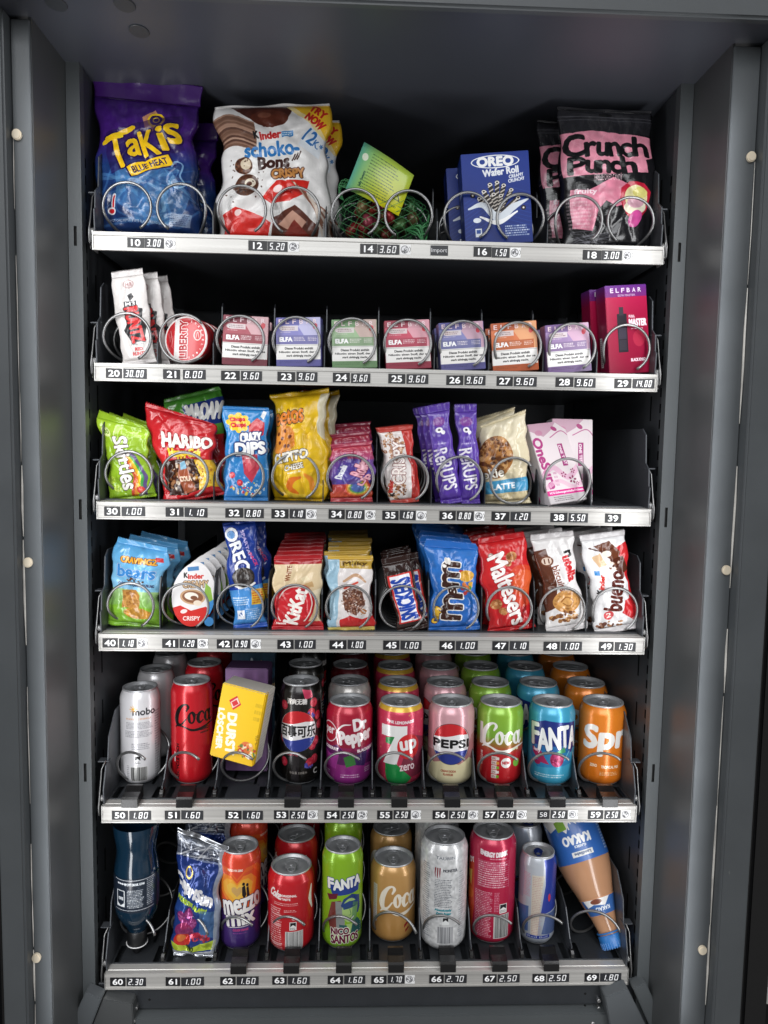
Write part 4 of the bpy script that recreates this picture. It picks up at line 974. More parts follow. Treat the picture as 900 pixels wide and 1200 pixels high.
A.V(0, 14, '#6b2f8e', '#7c2a78'); A.V(14, 40, '#b81a4c', '#a3143e'); A.V(40, 106, '#a3143e', '#8c1034'); A.R(56, 0, 80, 106, '#7d1136'); A.V(0, 20, '#5a2872', '#7d1136', 56)
for i, ch in enumerate('ELFBAR'): A.T(ch, 7+i*7.4, 3.6, 11+i*7.4, 8.6, '#efe0f0', b=.2)
A.T('ELFA MASTER', 17, 11, 40, 13.4, '#efe0f0', b=.1); A.R(14, 34, 27, 80, '#26202a'); A.R(17, 26, 23, 36, '#3a323c'); A.R(15.2, 50, 25.6, 64, '#3c3644')
for k in range(12): A.S([(16, 66+k), (25, 66+k)], .3, '#55505c', curve=False)
A.T('FULL', 30, 36, 38, 39, '#f6e6ee', b=.3); A.T('MASTER', 30, 41, 53, 49, '#f6e6ee', b=.9); A.L(32, 51, 50, 54, 1, '#f6e6ee', .9); A.E(42, 64, 8, 10, '#d8505c', a=.4); A.T('BLACK KNIGHT', 30, 88, 53, 91.5, '#f6e6ee', b=.35)
A.R(60, 60, 66, 96, '#d8d4d4'); A.L(61, 61, 65, 95, 14, '#333333', .9)
t = carton(1, (737, 437), (731, 334), 52, .026, A, 'tall crimson vape box with a picture of the device, front of lane 29', 'vape box', .029, name='vape_box', yaw=.16, coat=.1, rough=.3)
behind(t, 1, .030, ['tall crimson vape box half hidden behind the front one in lane 29'], dx=-.013, jit=0, group='tall crimson vape boxes in lane 29')
# ================================================================== shelf 3: lanes 30 to 38
A = Art(62, 104, '#8fb52c', 4.5, 30)
A.V(0, 104, '#9cbf2e', '#86ad2a'); A.P([(0, 0), (62, 12), (62, 20), (30, 16), (0, 10)], '#a8cc3a')
for k, c_ in enumerate(['#c8352c', '#e07a28', '#e8c52c', '#3f9a4a', '#5a3f8f']): A.S([(20+k*2.5, 30+k*2), (34+k*3.2, 52-k*.5), (40+k*3.4, 76), (34+k*4, 104)], 4.2, c_, .85)
A.T('Skittles', -8, 46, 66, 66, '#3a1d20', 84, b=2.3, arch=2); A.T('Skittles', -8, 46, 66, 66, '#f3f1ea', 84, b=1.1, arch=2)
A.E(10, 14, 6, 6, '#d6e39a'); A.T('#0', 6, 11, 14, 17, '#6e8f28', b=.3)
berries(A, [(9, 78), (16, 90)], 5, '#b6cf52', '#8fb030'); berries(A, [(46, 96)], 5, '#d2433a', '#e8746a')
t = bag(2, (156, 583), (142, 490), 55, A, 'small lime green fruit sweets bag with upright white lettering, front of lane 30', 'sweet bag', d=.024, Y=.028, seed=31, slant=-.45, sb=.003, st=.007, sealc='#93b62e', crease=1.3, yaw=-.12)
behind(t, 2, .030, 'lime green fruit sweets bag behind the front one in lane 30', dx=.006, dz=-.001, group='fruit sweets bags in lane 30')

A = Art(84, 106, '#c4252b', 4.5, 31)
A.V(0, 55, '#b41f26', '#cf2a2e'); A.T('HARIBO', 16, 26, 78, 42, '#f2ece4', 7, b=1.7, o='#7c1216', ow=.9)
A.T('Happy-Cola', 20, 43, 66, 56, '#f4cf30', 6, b=1.4, o='#7c1216', ow=.5)
A.P([(6, 56), (40, 55), (74, 60), (80, 70), (78, 98), (50, 104), (10, 98)], '#3b1d14'); A.P([(56, 58), (84, 62), (84, 100), (52, 102), (60, 80)], '#e8b82a'); A.P([(40, 100), (70, 96), (84, 100), (84, 106), (30, 106)], '#c8252a')
A.D(40, 80, 30, 20, ['#6d3a20', '#8f5a34', '#4c2415', '#a87850', '#e8d9c0'], 70, 1.2, 3.4, None, .8)
A.P([(32, 62), (42, 60), (46, 76), (50, 98), (32, 100), (28, 78)], '#9a5236'); A.P([(33, 60), (41, 58), (43, 68), (33, 69)], '#7fb0c8'); A.T('COLA', 30, 78, 48, 84, '#f0d9c0', 5, b=.6)
A.E(66, 72, 8, 9, '#f2cf4a', 20); A.E(72, 88, 8, 7, '#f2cf4a'); A.D(66, 80, 14, 14, ['#d89a20', '#f7e08a', '#b8761c'], 24, 1, 2.4, None, .8)
t = bag(2, (229, 588), (208, 484), 76, A, 'red cola sweets bag with brown window in front of a green bag, lane 31', 'sweet bag', d=.030, Y=.030, seed=37, slant=-.5, sb=.003, st=.004, sealc='#b8222a', crease=1.6, lean=.05, tw=1.02, bw=.9)
A = Art(84, 110, '#5a9a3c', 4, 32); A.V(0, 30, '#4f9a36', '#6aae44'); A.P([(26, 8), (84, 6), (84, 34), (26, 36)], '#253a86'); A.T('MAOAM', 30, 10, 82, 27, '#f4f4f0', 4, b=2.2, o='#1c2a66', ow=.6); A.R(0, 46, 84, 110, '#b8282c')
bag(2, (250, 588), (222, 460), 66, A, 'green chewy sweets bag with dark blue panel standing behind the red cola bag', 'sweet bag', d=.026, Y=.072, seed=38, sb=.003, st=.006, sealc='#4f8f38', crease=1.3, lean=.06, bw=.85)

A = Art(60, 116, '#2c7fc0', 4.5, 32)
A.V(0, 116, '#2f86c6', '#2a74b6')
for k in range(22): A.E(A.rng.uniform(0, 60), A.rng.uniform(0, 116), A.rng.uniform(.6, 2), 1, '#8ec4e6', 0, .6)
A.E(20, 17, 13, 11, '#f2c72e'); [A.E(20+12*cos(k), 17+10*sin(k), 4, 3.6, '#f2c72e') for k in np.arange(0, 6.28, .8)]
A.T('Chupa', 10, 10, 29, 16, '#d22a30', -4, b=.9); A.T('Chups', 10, 17, 30, 24, '#d22a30', -4, b=.9)
A.P([(34, 20), (44, 10), (54, 16), (56, 32), (46, 38), (34, 34)], '#c7343e'); A.P([(48, 8), (52, 0), (56, 2), (52, 12)], '#e8e8ea'); A.E(44, 24, 5, 7, '#e06a70', 0, .6)
A.T('CRAZY', 22, 30, 52, 42, '#f4f4f2', -4, b=1.5, o='#1a2f6e', ow=1.5); A.T('DIPS', 16, 43, 56, 58, '#f4f4f2', -4, b=1.9, o='#1a2f6e', ow=1.8)
A.P([(24, 60), (46, 58), (48, 76), (38, 96), (28, 84)], '#b8384a'); A.P([(28, 60), (42, 60), (42, 74), (34, 82)], '#d8606a', .8)
A.D(32, 104, 24, 9, ['#e8c234', '#b9d0e4', '#c7343e', '#f2e6c0'], 46, 1, 2.4); berries(A, [(12, 86), (22, 96)], 4, '#c7343e', '#e8707a'); A.L(28, 62, 46, 65, 1, '#f4f4f4', .9)
t = bag(2, (289, 588), (288, 477), 53, A, 'blue lollipop dip bag with yellow flower logo, front of lane 32', 'sweet bag', d=.014, Y=.022, seed=40, sb=.004, st=.004, sealc='#2a78ba', crease=.7, tw=1.0)
behind(t, 2, .026, 'blue lollipop dip bag behind the front one in lane 32', dx=-.001, group='lollipop dip bags in lane 32')

A = Art(86, 138, '#e2b818', 4, 33)
A.V(0, 138, '#ddb41a', '#e8bd1c')
A.T('Cheetos', -26, 14, 54, 38, '#1c1410', -6, b=3); A.T('Cheetos', -26, 14, 54, 38, '#e8862a', -6, b=1.4)
m = A.emask(22, 58, 22, 20); A.E(22, 58, 22, 20, '#d98a34'); [A.E(x_, y_, 2.6, 2.6, '#6a3014') for x_, y_ in ((12, 50), (24, 46), (34, 54), (16, 62), (28, 66), (20, 56), (34, 66))]
A.T('CHIPITO', 10, 74, 62, 86, '#2a1a12', -10, b=2.2); A.T('CHIPITO', 10, 74, 62, 86, '#f6f2e6', -10, b=1.1); A.T('CHEESE', 28, 90, 58, 97, '#2a1a12', -10, b=1.3); A.T('CHEESE', 28, 90, 58, 97, '#f6f2e6', -10, b=.5); A.L(34, 99, 56, 103, 1, '#f6f2e6', 1, -10)
A.S([(52, 108), (40, 112), (36, 122), (46, 130)], [3, 9, 9, 5], '#e0741e'); A.S([(60, 104), (68, 112), (66, 124)], [4, 7, 4], '#e9902c'); A.S([(20, 122), (34, 132), (58, 134)], [4, 8, 6], '#f4d24a', .8)
A.P([(74, 0), (86, 0), (86, 60), (78, 50)], '#c8c8cc', .8); A.N(.04, 6)
t = bag(2, (352, 588), (350, 459), 70, A, 'yellow cheese puff bag with orange disc, front of lane 33', 'crisp bag', d=.046, Y=.036, seed=43, slant=.1, sb=.002, st=.006, sealc='#d8b01c', crease=2.0, yaw=-.28, rough=.28, tw=.95)
c = behind(t, 1, .046, ['yellow cheese puff bag showing a dark red edge behind the front one in lane 33'], dx=.014, group='cheese puff bags in lane 33')[0]
mm = mat('seal_red', '#7a1f22', .3)
A = Art(80, 130, '#8a1c20', 3, 44); A.N(.1, 8)
c['label'] = 'second yellow cheese puff bag behind the front one in lane 33'
bag(2, (372, 588), (372, 458), 40, A, 'dark red bag peeking out behind the yellow cheese puff bags', 'crisp bag', d=.03, Y=.125, seed=45, sealc='#6e181c')

A = Art(58, 82, '#7b4aa0', 4.5, 34)
A.V(0, 22, '#b63a4a', '#a8407a'); A.V(22, 60, '#7b4aa0', '#5a4ba8'); A.V(60, 82, '#b8464e', '#c8502e')
for k, c_ in enumerate(['#d24a3a', '#e08a34', '#c8c24a', '#4a9a6a', '#4a5ab8']): A.E(38, 66, 20-k*2.6, 15-k*2, c_, 0, .8)
m = A.emask(30, 40, 21, 21); A.E(30, 40, 21, 21, '#4a3f96', a=.85)
A.T('Roller', 26, 26, 54, 42, '#7a1030', -66, b=2.2); A.T('Roller', 26, 26, 54, 42, '#f0b0c0', -66, b=1.1); A.T('Up', 38, 48, 56, 60, '#7a1030', -70, b=2); A.T('Up', 38, 48, 56, 60, '#f0b0c0', -70, b=1)
A.T('Dracula', 4, 36, 26, 44, '#eef0f8', -72, b=1); A.P([(8, 16), (20, 10), (26, 24), (12, 30)], '#5a3a9a', .8); A.L(6, 8, 50, 14, 2, '#f4c8d8', .7)
t = bag(2, (413, 590), (411, 519), 52, A, 'purple and red chewy tape packet with slanted lettering, front of lane 34', 'sweet bag', d=.018, Y=.024, seed=47, sb=.006, st=.005, sealc='#b5424a', crease=1.2, sealc2='#a63a52')
behind(t, 2, .040, 'purple and red chewy tape packet behind the front one in lane 34', dx=.000, dz=.014, group='chewy tape packets in lane 34')

A = Art(42, 100, '#e6dedb', 4.5, 35)
A.P([(28, 0), (42, 0), (42, 100), (30, 100), (34, 50)], '#c0342e'); m = A.emask(16, 24, 13, 20); A.D(15, 22, 14, 22, ['#a06a48', '#b98660', '#7c4a30', '#d2a888', '#8a5438'], 90, 1, 3.2); A.D(12, 84, 12, 16, ['#8a5638', '#b98660', '#6c3e28', '#d8b090'], 60, 1, 3)
A.T('CRISPY', -12, 38, 50, 54, '#6a1a18', -83, b=1.9); A.T('CRISPY', -12, 38, 50, 54, '#f0e6e0', -83, b=.9); A.T('K', 3, 88, 8, 94, '#161616', -83, b=.6); A.T('inder', -4, 76, 14, 82, '#c8281e', -83, b=.6)
t = bag(2, (474, 590), (464, 500), 38, A, 'cream and red wafer bar with crispy pieces printed on it in lane 35', 'chocolate bar', d=.018, Y=.024, seed=51, sb=.005, st=.006, sealc='#b8443c', crease=1.0, name='chocolate_bar')
behind(t, 3, .030, 'cream and red wafer bar behind the front one in lane 35', dx=.0, dz=.001, group='wafer bars in lane 35')

for nm, bs, tp, wd, sd, lab in (('A', (529, 590), (512, 474), 27, 52, 'left purple chocolate bar of the pair standing in lane 36'), ('B', (552, 590), (545, 474), 25, 53, 'right purple chocolate bar of the pair standing in lane 36')):
    A = Art(30, 128, '#5a3da0', 4.5, sd)
    A.V(0, 128, '#6246a8', '#5638a0'); A.E(14, 14, 9, 7, '#8a3f90', a=.7); A.E(13, 26, 5, 4, '#f0eef4'); A.E(18, 30, 3, 3, '#f0eef4'); A.E(13, 26, 2, 1.6, '#2a2430')
    A.T('ReRUPS', -16, 74, 44, 92, '#33206e', 84, b=1.6); A.T('ReRUPS', -16, 74, 44, 92, '#eae6f2', 84, b=.8); A.L(4, 44, 26, 48, 1, '#d8d0ea', .7)
    for k in range(6): A.E(A.rng.uniform(4, 26), A.rng.uniform(34, 60), 2, 5, '#7a5cc0', 20, .5)
    t = bag(2, bs, tp, wd, A, lab, 'chocolate bar', d=.014, Y=.022 if nm == 'A' else .024, seed=sd, sb=.006, st=.010, sealc='#5a3da0', crease=.8, name='chocolate_bar', rough=.22)
    behind(t, 2, .027, 'purple chocolate bar behind the %s one of lane 36' % ('left' if nm == 'A' else 'right'), dx=-.005 if nm == 'A' else .003, group='purple chocolate bars in lane 36')

A = Art(64, 104, '#ddd0b0', 4.5, 37)
A.V(0, 104, '#e2d8bc', '#d8c9a6'); cookie(A, 20, 46, 24, 28, '#a8713c'); A.D(20, 40, 22, 26, ['#7c4a22', '#c48f58', '#5c3116', '#d8a870'], 80, 1.4, 3.8, A.emask(20, 46, 24, 28), .8)
A.T('Cookie', -22, 62, 32, 74, '#2a1a10', -6, b=1.6); A.T('Cookie', -22, 62, 32, 74, '#f6f0e2', -6, b=.6)
A.P([(0, 78), (64, 74), (64, 92), (0, 94)], '#4a9ac4'); A.T('LATTE', 16, 81, 46, 88, '#f2f6f8', -2, b=.6); A.P([(0, 94), (64, 92), (64, 104), (0, 104)], '#d2c29a'); A.L(6, 96, 40, 102, 2, '#7a6a4a', .6)
t = bag(2, (594, 589), (588, 490), 58, A, 'cream biscuit bag with a big cookie and pale blue band, lane 37', 'biscuit bag', d=.030, Y=.032, seed=57, slant=.25, sb=.004, st=.003, sealc='#d8ccaa', crease=1.7, yaw=-.22, twist=.12)
behind(t, 2, .032, 'cream biscuit bag with a big cookie behind the front one in lane 37', dx=-.004, dz=.004, group='cookie bags in lane 37', rolls=.08)

A = Art(62+22, 114, '#e6dadd', 4.5, 38)
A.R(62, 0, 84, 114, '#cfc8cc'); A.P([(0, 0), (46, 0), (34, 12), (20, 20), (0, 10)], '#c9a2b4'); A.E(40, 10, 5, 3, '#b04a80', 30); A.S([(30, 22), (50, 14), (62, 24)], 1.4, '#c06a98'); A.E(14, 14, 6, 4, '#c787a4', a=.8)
A.T('OneSure', -26, 50, 46, 64, '#b03a80', 86, b=1.3); A.R(38, 32, 46, 64, '#a33878'); A.T('ONE TEST', 28, 46, 56, 50, '#f6e8f0', 86, b=.4)
A.S([(0, 76), (20, 64), (40, 80), (62, 66)], 8, '#dfa8c4', .7); A.S([(0, 92), (24, 84), (44, 94), (62, 88)], 6, '#e4b6cc', .7)
for cx, cy, r_ in ((34, 76, 3), (50, 72, 2.6), (46, 84, 4), (52, 90, 2)):
    for k in range(5): A.E(cx+r_*cos(k*1.257), cy+r_*sin(k*1.257), r_*.5, r_*.34, '#8c2a5a', math.degrees(k*1.257))
A.L(18, 70, 24, 92, 4, '#c06a98', .6, 0); A.R(0, 96, 62, 103, '#d82a8a'); A.T('hCG-Schwangerschafts-Frühtest', 4, 97.6, 58, 101.4, '#f8e8f0', b=.25); A.R(0, 103, 62, 114, '#c8c2c4'); A.L(8, 104.5, 40, 112, 3, '#5a5558', .8)
t = carton(2, (667, 596), (667, 490), 51, .024, A, 'leaning pink and white test kit box, front of lane 38', 'test box', .026, name='test_kit_box', yaw=-.05)
behind(t, 1, .040, ['pink and white test kit box standing straighter behind the leaning one in lane 38'], dx=.014, group='test kit boxes in lane 38', rolls=.0)[0].rotation_euler = (-.1, 0, .1)
t.rotation_euler = (Matrix.Rotation(radians(-7), 3, 'Y') @ Matrix.Rotation(.34, 3, 'Z') @ Matrix.Rotation(-.36, 3, 'X')).to_euler(); t.location.y = .030; t.location.x -= .002

# ================================================================== shelf 4: lanes 40 to 49
A = Art(62, 108, '#5fa8d8', 4.5, 40)
A.V(0, 60, '#5aa4d6', '#8cc4e4'); A.V(60, 92, '#a8d08c', '#6a9a3a')
A.T('CRAVINGZ', 12, 14, 50, 22, '#5a2a18', -3, b=1.7); A.T('CRAVINGZ', 12, 14, 50, 22, '#eaa83a', -3, b=.8)
A.T('bears', 8, 26, 54, 42, '#1d3a78', -2, b=2.2); A.T('bears', 8, 26, 54, 42, '#3f86c8', -2, b=1.2, o='#e8f0f8', ow=.6); A.R(48, 10, 56, 16, '#c02a30')
A.T('CHOCOLATE FLAVOURED FILLING', 10, 50, 54, 54, '#2a2a50', -2, b=.3); A.D(30, 47, 12, 4, ['#4a2414', '#6a3a20'], 16, 1, 2)
A.P([(0, 86), (20, 80), (62, 84), (62, 108), (0, 108)], '#7cae34'); cookie(A, 36, 92, 16, 8, '#c08a3a', n=0)
A.P([(14, 62), (34, 58), (40, 66), (38, 84), (18, 86)], '#b98444'); A.D(27, 73, 10, 10, ['#a87236', '#cf9c58', '#8c5a2a'], 40, 1.2, 3, None, .7); A.N(.03, 5)
t = bag(3, (157, 739), (166, 636), 63, A, 'light blue and green bag of filled sponge cakes, front of lane 40', 'cake bag', d=.026, Y=.030, seed=61, slant=-.1, sb=.005, st=.007, sealc='#7cae34', sealc2='#5aa0d0', crease=1.4, lean=.04)
behind(t, 2, .034, 'light blue sponge cake bag behind the front one in lane 40', dx=.006, dz=.0, group='sponge cake bags in lane 40')

# stack of dessert tubs with printed foil lids
A = Art(62, 96, '#e6e3e2', 4.5, 41)
A.T('K', 14, 18, 19, 25, '#161616', -8, b=.6); A.T('inder', 20, 18, 42, 25, '#c8281e', -8, b=.6); A.T('CREAMY', 14, 28, 50, 38, '#3a1a10', -8, b=1.4); A.T('CREAMY', 14, 28, 50, 38, '#d8b890', -8, b=.5)
A.E(30, 52, 18, 11, '#c9a27c'); A.E(30, 52, 15, 8.6, '#8a5a3c'); A.E(28, 51, 10, 5.6, '#efe6da'); A.E(32, 53, 5, 3, '#7a4a30'); A.E(38, 60, 6, 4, '#e8d8c4')
A.P([(0, 72), (14, 66), (30, 72), (50, 64), (62, 70), (62, 96), (0, 96)], '#cf2a24'); A.E(20, 74, 5, 3, '#f4dcd8', -20); A.T('CRISPY', 20, 80, 44, 86, '#f4e4e0', -6, b=.4); A.P([(46, 30), (54, 36), (60, 56), (54, 60), (46, 44)], '#8fb84a'); A.P([(52, 58), (61, 52), (60, 76), (52, 74)], '#3f8ccc'); A.R(18, 8, 34, 14, '#4a80b4', -12)
def tub_outline(s=1.):
    o = []
    for k in range(40):
        a = 2*pi*k/40; y = sin(a); x = cos(a); w_ = .029*(1 if y < 0 else 1-.16*y*y); o.append((w_*x*s, (.0445+.0435*y)*(1 if s == 1 else 1)+(0 if s == 1 else (.0445)*(0))))
    return o
def tub(label, group):
    t = empty('dessert_tub', label=label, cat='dessert tub', group=group); o = tub_outline(); v = [(x_, -.0006, z_) for x_, z_ in o]+[(x_, .0004, z_) for x_, z_ in o]; n = 40
    f = [tuple(range(n)), tuple(range(2*n-1, n-1, -1))]+[(i, i+n, (i+1) % n+n, (i+1) % n) for i in range(n)]
    uv = [((x_+.029)/.058, z_/.0885) for x_, z_ in o]*2
    link('foil_lid', uv_mesh(v, f, uv, 'foil_lid'), printed('tub_print', A, .28, .1, .2, .3, 90, .001), t, smooth=False)
    MB().prism([(.0245+.0062*cos(k*pi/8), .010+.0062*sin(k*pi/8)) for k in range(16)], .0002, .0010, 'y').build('peel_tab', mat('blue_peel_tab', '#3a86c4', .35), t)
    b = MB(); c0 = (0, .0445)
    rings = [(1, .0005), (.90, .0012), (.84, .005), (.74, .009), (.58, .012), (.05, .0125)]
    v = [((x_)*s_, y_, c0[1]+(z_-c0[1])*s_) for s_, y_ in rings for x_, z_ in o]
    f = [(j*n+i, (j+1)*n+i, (j+1)*n+(i+1) % n, j*n+(i+1) % n) for j in range(len(rings)-1) for i in range(n)]
    b.add(v, f); me = b.mesh('tub_cup'); me.shade_smooth(); link('tub_cup', me, mat('white_tub_plastic', '#dfe3ea', .3), t); return t
t = tub('teardrop dessert tub with printed white and red foil lid, front of lane 41', 'dessert tubs nested in lane 41')
X0, _ = at(222, 738, .022); t.location = (X0, .024, floor_of(3)+.001); Xt, Zt = at(232, 645, .03); t.rotation_euler = (radians(-8), atan2(Xt-X0, Zt-t.location.z), 0)
behind(t, 6, .019, 'teardrop dessert tub nested behind the front one of lane 41', dx=.0042, dz=.0026, jit=.0004)

A = Art(46, 130, '#1d3f9e', 4.5, 42)
A.V(0, 80, '#1f3f98', '#183488'); A.T('OREO', -14, 24, 46, 42, '#0e1f5c', 76, b=2.6); A.T('OREO', -14, 24, 46, 42, '#eef0f6', 76, b=1.3); A.T('SPARTAN', 12, 24, 50, 28, '#c8b8e8', 76, b=.4); A.T('PACK', 28, 44, 46, 48, '#c83a70', 76, b=.4)
A.E(10, 12, 6, 5, '#6a9ad0'); m = A.emask(22, 68, 15, 13); A.E(22, 68, 15, 13, '#2a2422'); A.E(22, 68, 12, 10, '#4c4440'); A.E(22, 68, 9, 7, '#2e2826'); A.D(22, 68, 13, 11, ['#5a524c', '#3a3430'], 40, .5, 1.2, m); A.S([(8, 76), (22, 82), (36, 76)], 3, '#eceae6')
A.P([(0, 84), (46, 78), (46, 130), (0, 130)], '#4a8ed0'); A.R(30, 84, 46, 104, '#e8c23a', 4); A.L(31, 85, 45, 103, 6, '#c8302c', .9, 4); A.L(4, 92, 28, 104, 4, '#eef4fa', .9); A.R(6, 110, 18, 122, '#e8ecf2'); A.D(12, 116, 4, 4, ['#3a5a9a'], 20, .4, .9); A.L(20, 108, 42, 124, 6, '#dfe8f2', .8)
t = bag(3, (294, 738), (280, 611), 40, A, 'long blue biscuit roll with white lettering leaning left in lane 42', 'biscuit roll', d=.022, Y=.028, seed=66, sb=.006, st=.004, sealc='#2f5cb8', sealc2='#14307c', crease=1.1, name='biscuit_roll', rough=.2)
behind(t, 1, .04, ['second long blue biscuit roll behind the leaning front one in lane 42'], dx=.008, group='blue biscuit rolls in lane 42')

A = Art(60, 96, '#dbc49c', 4.5, 43)
A.V(0, 96, '#e0cba6', '#d4ba90'); A.R(0, 0, 60, 6, '#a81f24'); A.T('WHITE', 8, 16, 30, 22, '#8a4a2c', -86, b=.5); A.P([(34, 26), (42, 22), (46, 28), (38, 32)], '#e8d8b4'); A.P([(38, 34), (48, 30), (50, 38), (42, 40)], '#c4a070')
A.P([(44, 46), (60, 40), (60, 60), (44, 76)], '#ecdfc0', .8)
m = A.emask(26, 66, 26, 32); A.E(26, 66, 27, 33, '#c01f26', 20); A.E(26, 66, 24, 30, '#f0e8e0', 20, .95); A.E(26, 66, 22.5, 28.5, '#c4202a', 20)
A.P([(0, 50), (6, 44), (4, 96), (0, 96)], '#c4202a'); A.R(0, 88, 60, 96, '#c01f26'); A.T('KitKat', 2, 57, 54, 75, '#f4efe8', -74, b=1.7); A.T('Nestle', 4, 90, 16, 93, '#f4efe8', b=.3)
t = bag(3, (349, 740), (349, 650), 57, A, 'cream and red white chocolate wafer packet, front of lane 43', 'chocolate bar', d=.014, Y=.020, seed=70, sb=.005, st=.007, sealc='#b3202a', sealc2='#a61e24', crease=.8, name='chocolate_bar', rough=.25)
behind(t, 6, .030, 'cream and red white chocolate wafer packet behind the front one in lane 43', dx=-.0005, dz=.0014, group='white chocolate wafer packets in lane 43')

A = Art(54, 96, '#e3dcda', 4.5, 44)
A.P([(14, 0), (54, 0), (54, 14), (14, 12)], '#b9963a'); A.T('Milky', 18, 3, 48, 10, '#5a4010', b=.7); A.D(34, 7, 18, 6, ['#e0c868', '#8a6a20'], 20, .6, 2, None, .6)
A.P([(0, 0), (14, 0), (10, 96), (0, 96)], '#7ab0cc', .7); A.P([(16, 46), (28, 38), (44, 46), (46, 64), (34, 78), (20, 70)], '#6a4030'); A.D(31, 58, 15, 19, ['#8a6248', '#c9ada0', '#523024', '#a87a64', '#e4d4ca'], 150, .5, 1.5)
A.S([(20, 30), (34, 22), (46, 32)], [3, 5, 2], '#c8a080'); A.S([(20, 40), (36, 32)], 3, '#d8503c'); A.P([(14, 84), (26, 78), (40, 84), (54, 80), (54, 96), (14, 96)], '#c82a2a'); A.D(44, 74, 5, 5, ['#c07a3c', '#a05a28'], 12, 1, 2)
t = bag(3, (412, 740), (410, 651), 52, A, 'white snack packet with gold band and a brown nut cluster, front of lane 44', 'chocolate bar', d=.016, Y=.021, seed=73, sb=.004, st=.005, sealc='#c8b45c', sealc2='#c8a23c', crease=1.0, name='chocolate_bar', rough=.2)
behind(t, 6, .030, 'white and gold nut snack packet behind the front one in lane 44', dx=-.0002, dz=.0022, group='white and gold snack packets in lane 44', rolls=.05)

for nm, bs, tp, wd, Y_, lab in (('a', (484, 738), (463, 652), 34, .020, 'dark brown nut bar with blue lettering panel, front of lane 45'),):
    A = Art(30, 96, '#2e1a16', 4.5, 45)
    A.N(.12, 4); A.P([(3, 16), (27, 16), (27, 88), (3, 88)], '#d0302c'); A.P([(5, 18), (25, 18), (25, 86), (5, 86)], '#f4f2f8'); A.T('SNICKERS', -15, 44, 45, 62, '#1f48b0', -90, b=1.5)
    t = bag(3, bs, tp, wd, A, lab, 'chocolate bar', d=.015, Y=Y_, seed=76, sb=.006, st=.009, sealc='#2a1814', crease=.8, name='chocolate_bar', rough=.22)
    c = behind(t, 5, .017, 'dark brown nut bar behind the front one in lane 45', dx=.0012, group='dark brown nut bars in lane 45', rolls=.03)
    c[0].location.x += .012

A = Art(60, 106, '#2a6cc0', 4.5, 46)
A.V(0, 106, '#2f76c8', '#2462b4'); A.N(.05, 6)
A.D(46, 40, 8, 22, ['#e0a83a', '#c8342c', '#3a9a4a', '#e0742a', '#2a5ab8'], 12, 3, 5); A.E(46, 36, 10, 8, '#dba83c'); A.D(46, 36, 8, 6, ['#e8be60', '#c08a28'], 12, 1, 2.6, None, .6)
def mm(s_, x0, y0, x1, y1, rot=-90, b=1.6): A.T(s_, x0, y0, x1, y1, '#f0ece6', rot, b=b+2.0); A.T(s_, x0, y0, x1, y1, '#3a1e16', rot, b=b)
A.T('m', 10, 24, 42, 44, '#f0ece6', -84, b=4.2); A.T('m', 10, 66, 44, 88, '#f0ece6', -84, b=4.2); A.T('&', 20, 49, 34, 60, '#f0ece6', -84, b=2.6)
A.T('m', 10, 24, 42, 44, '#3a1e16', -84, b=2.0); A.T('m', 10, 66, 44, 88, '#3a1e16', -84, b=2.0); A.T('&', 20, 49, 34, 60, '#3a1e16', -84, b=.9)
A.T("'s", 16, 14, 28, 22, '#f0ece6', -84, b=1.6); A.T('Crispy', -2, 84, 20, 92, '#e8b83a', -84, b=1.2, o='#3a1e16', ow=.8)
t = bag(3, (532, 741), (529, 634), 58, A, 'bright blue candy packet with big brown lettering, front of lane 46', 'sweet bag', d=.020, Y=.024, seed=80, slant=-.15, sb=.005, st=.010, sealc='#2a6cc0', crease=1.2, rough=.2)
behind(t, 5, .029, 'bright blue candy packet behind the front one in lane 46', dx=-.0014, dz=.0024, group='blue candy packets in lane 46')

A = Art(66, 116, '#c42026', 4.5, 47)
A.V(0, 116, '#cc2428', '#b81c22'); A.E(52, 62, 24, 28, '#cf4a28', a=.8); A.E(54, 58, 15, 17, '#dc6a34', a=.6)
A.E(14, 18, 4.6, 4.6, '#9c8a80'); A.T('m', 11.5, 16, 16.5, 20, '#f4ece0', b=.4)
for cx, cy, r_ in ((42, 22, 8), (36, 30, 5), (14, 82, 8), (22, 92, 6)): m = A.emask(cx, cy, r_, r_*.85); A.E(cx, cy, r_, r_*.85, '#a86a3c'); A.D(cx, cy, r_, r_, ['#c88a54', '#7a4224', '#d8a878'], 14, 1, 3, m, .7)
A.T('Maltesers', -16, 52, 82, 76, '#7c1014', 74, b=2.4); A.T('Maltesers', -16, 52, 82, 76, '#f4ece8', 74, b=1.4)
t = bag(3, (600, 741), (586, 627), 60, A, 'red packet of malt balls with white handwriting style letters, lane 47', 'sweet bag', d=.022, Y=.025, seed=84, sb=.006, st=.008, sealc='#b81c22', crease=1.1, rough=.22, bw=.94, yaw=.08)
behind(t, 3, .036, 'red packet of malt balls behind the front one in lane 47', dx=-.002, group='malt ball packets in lane 47', rolls=.04)

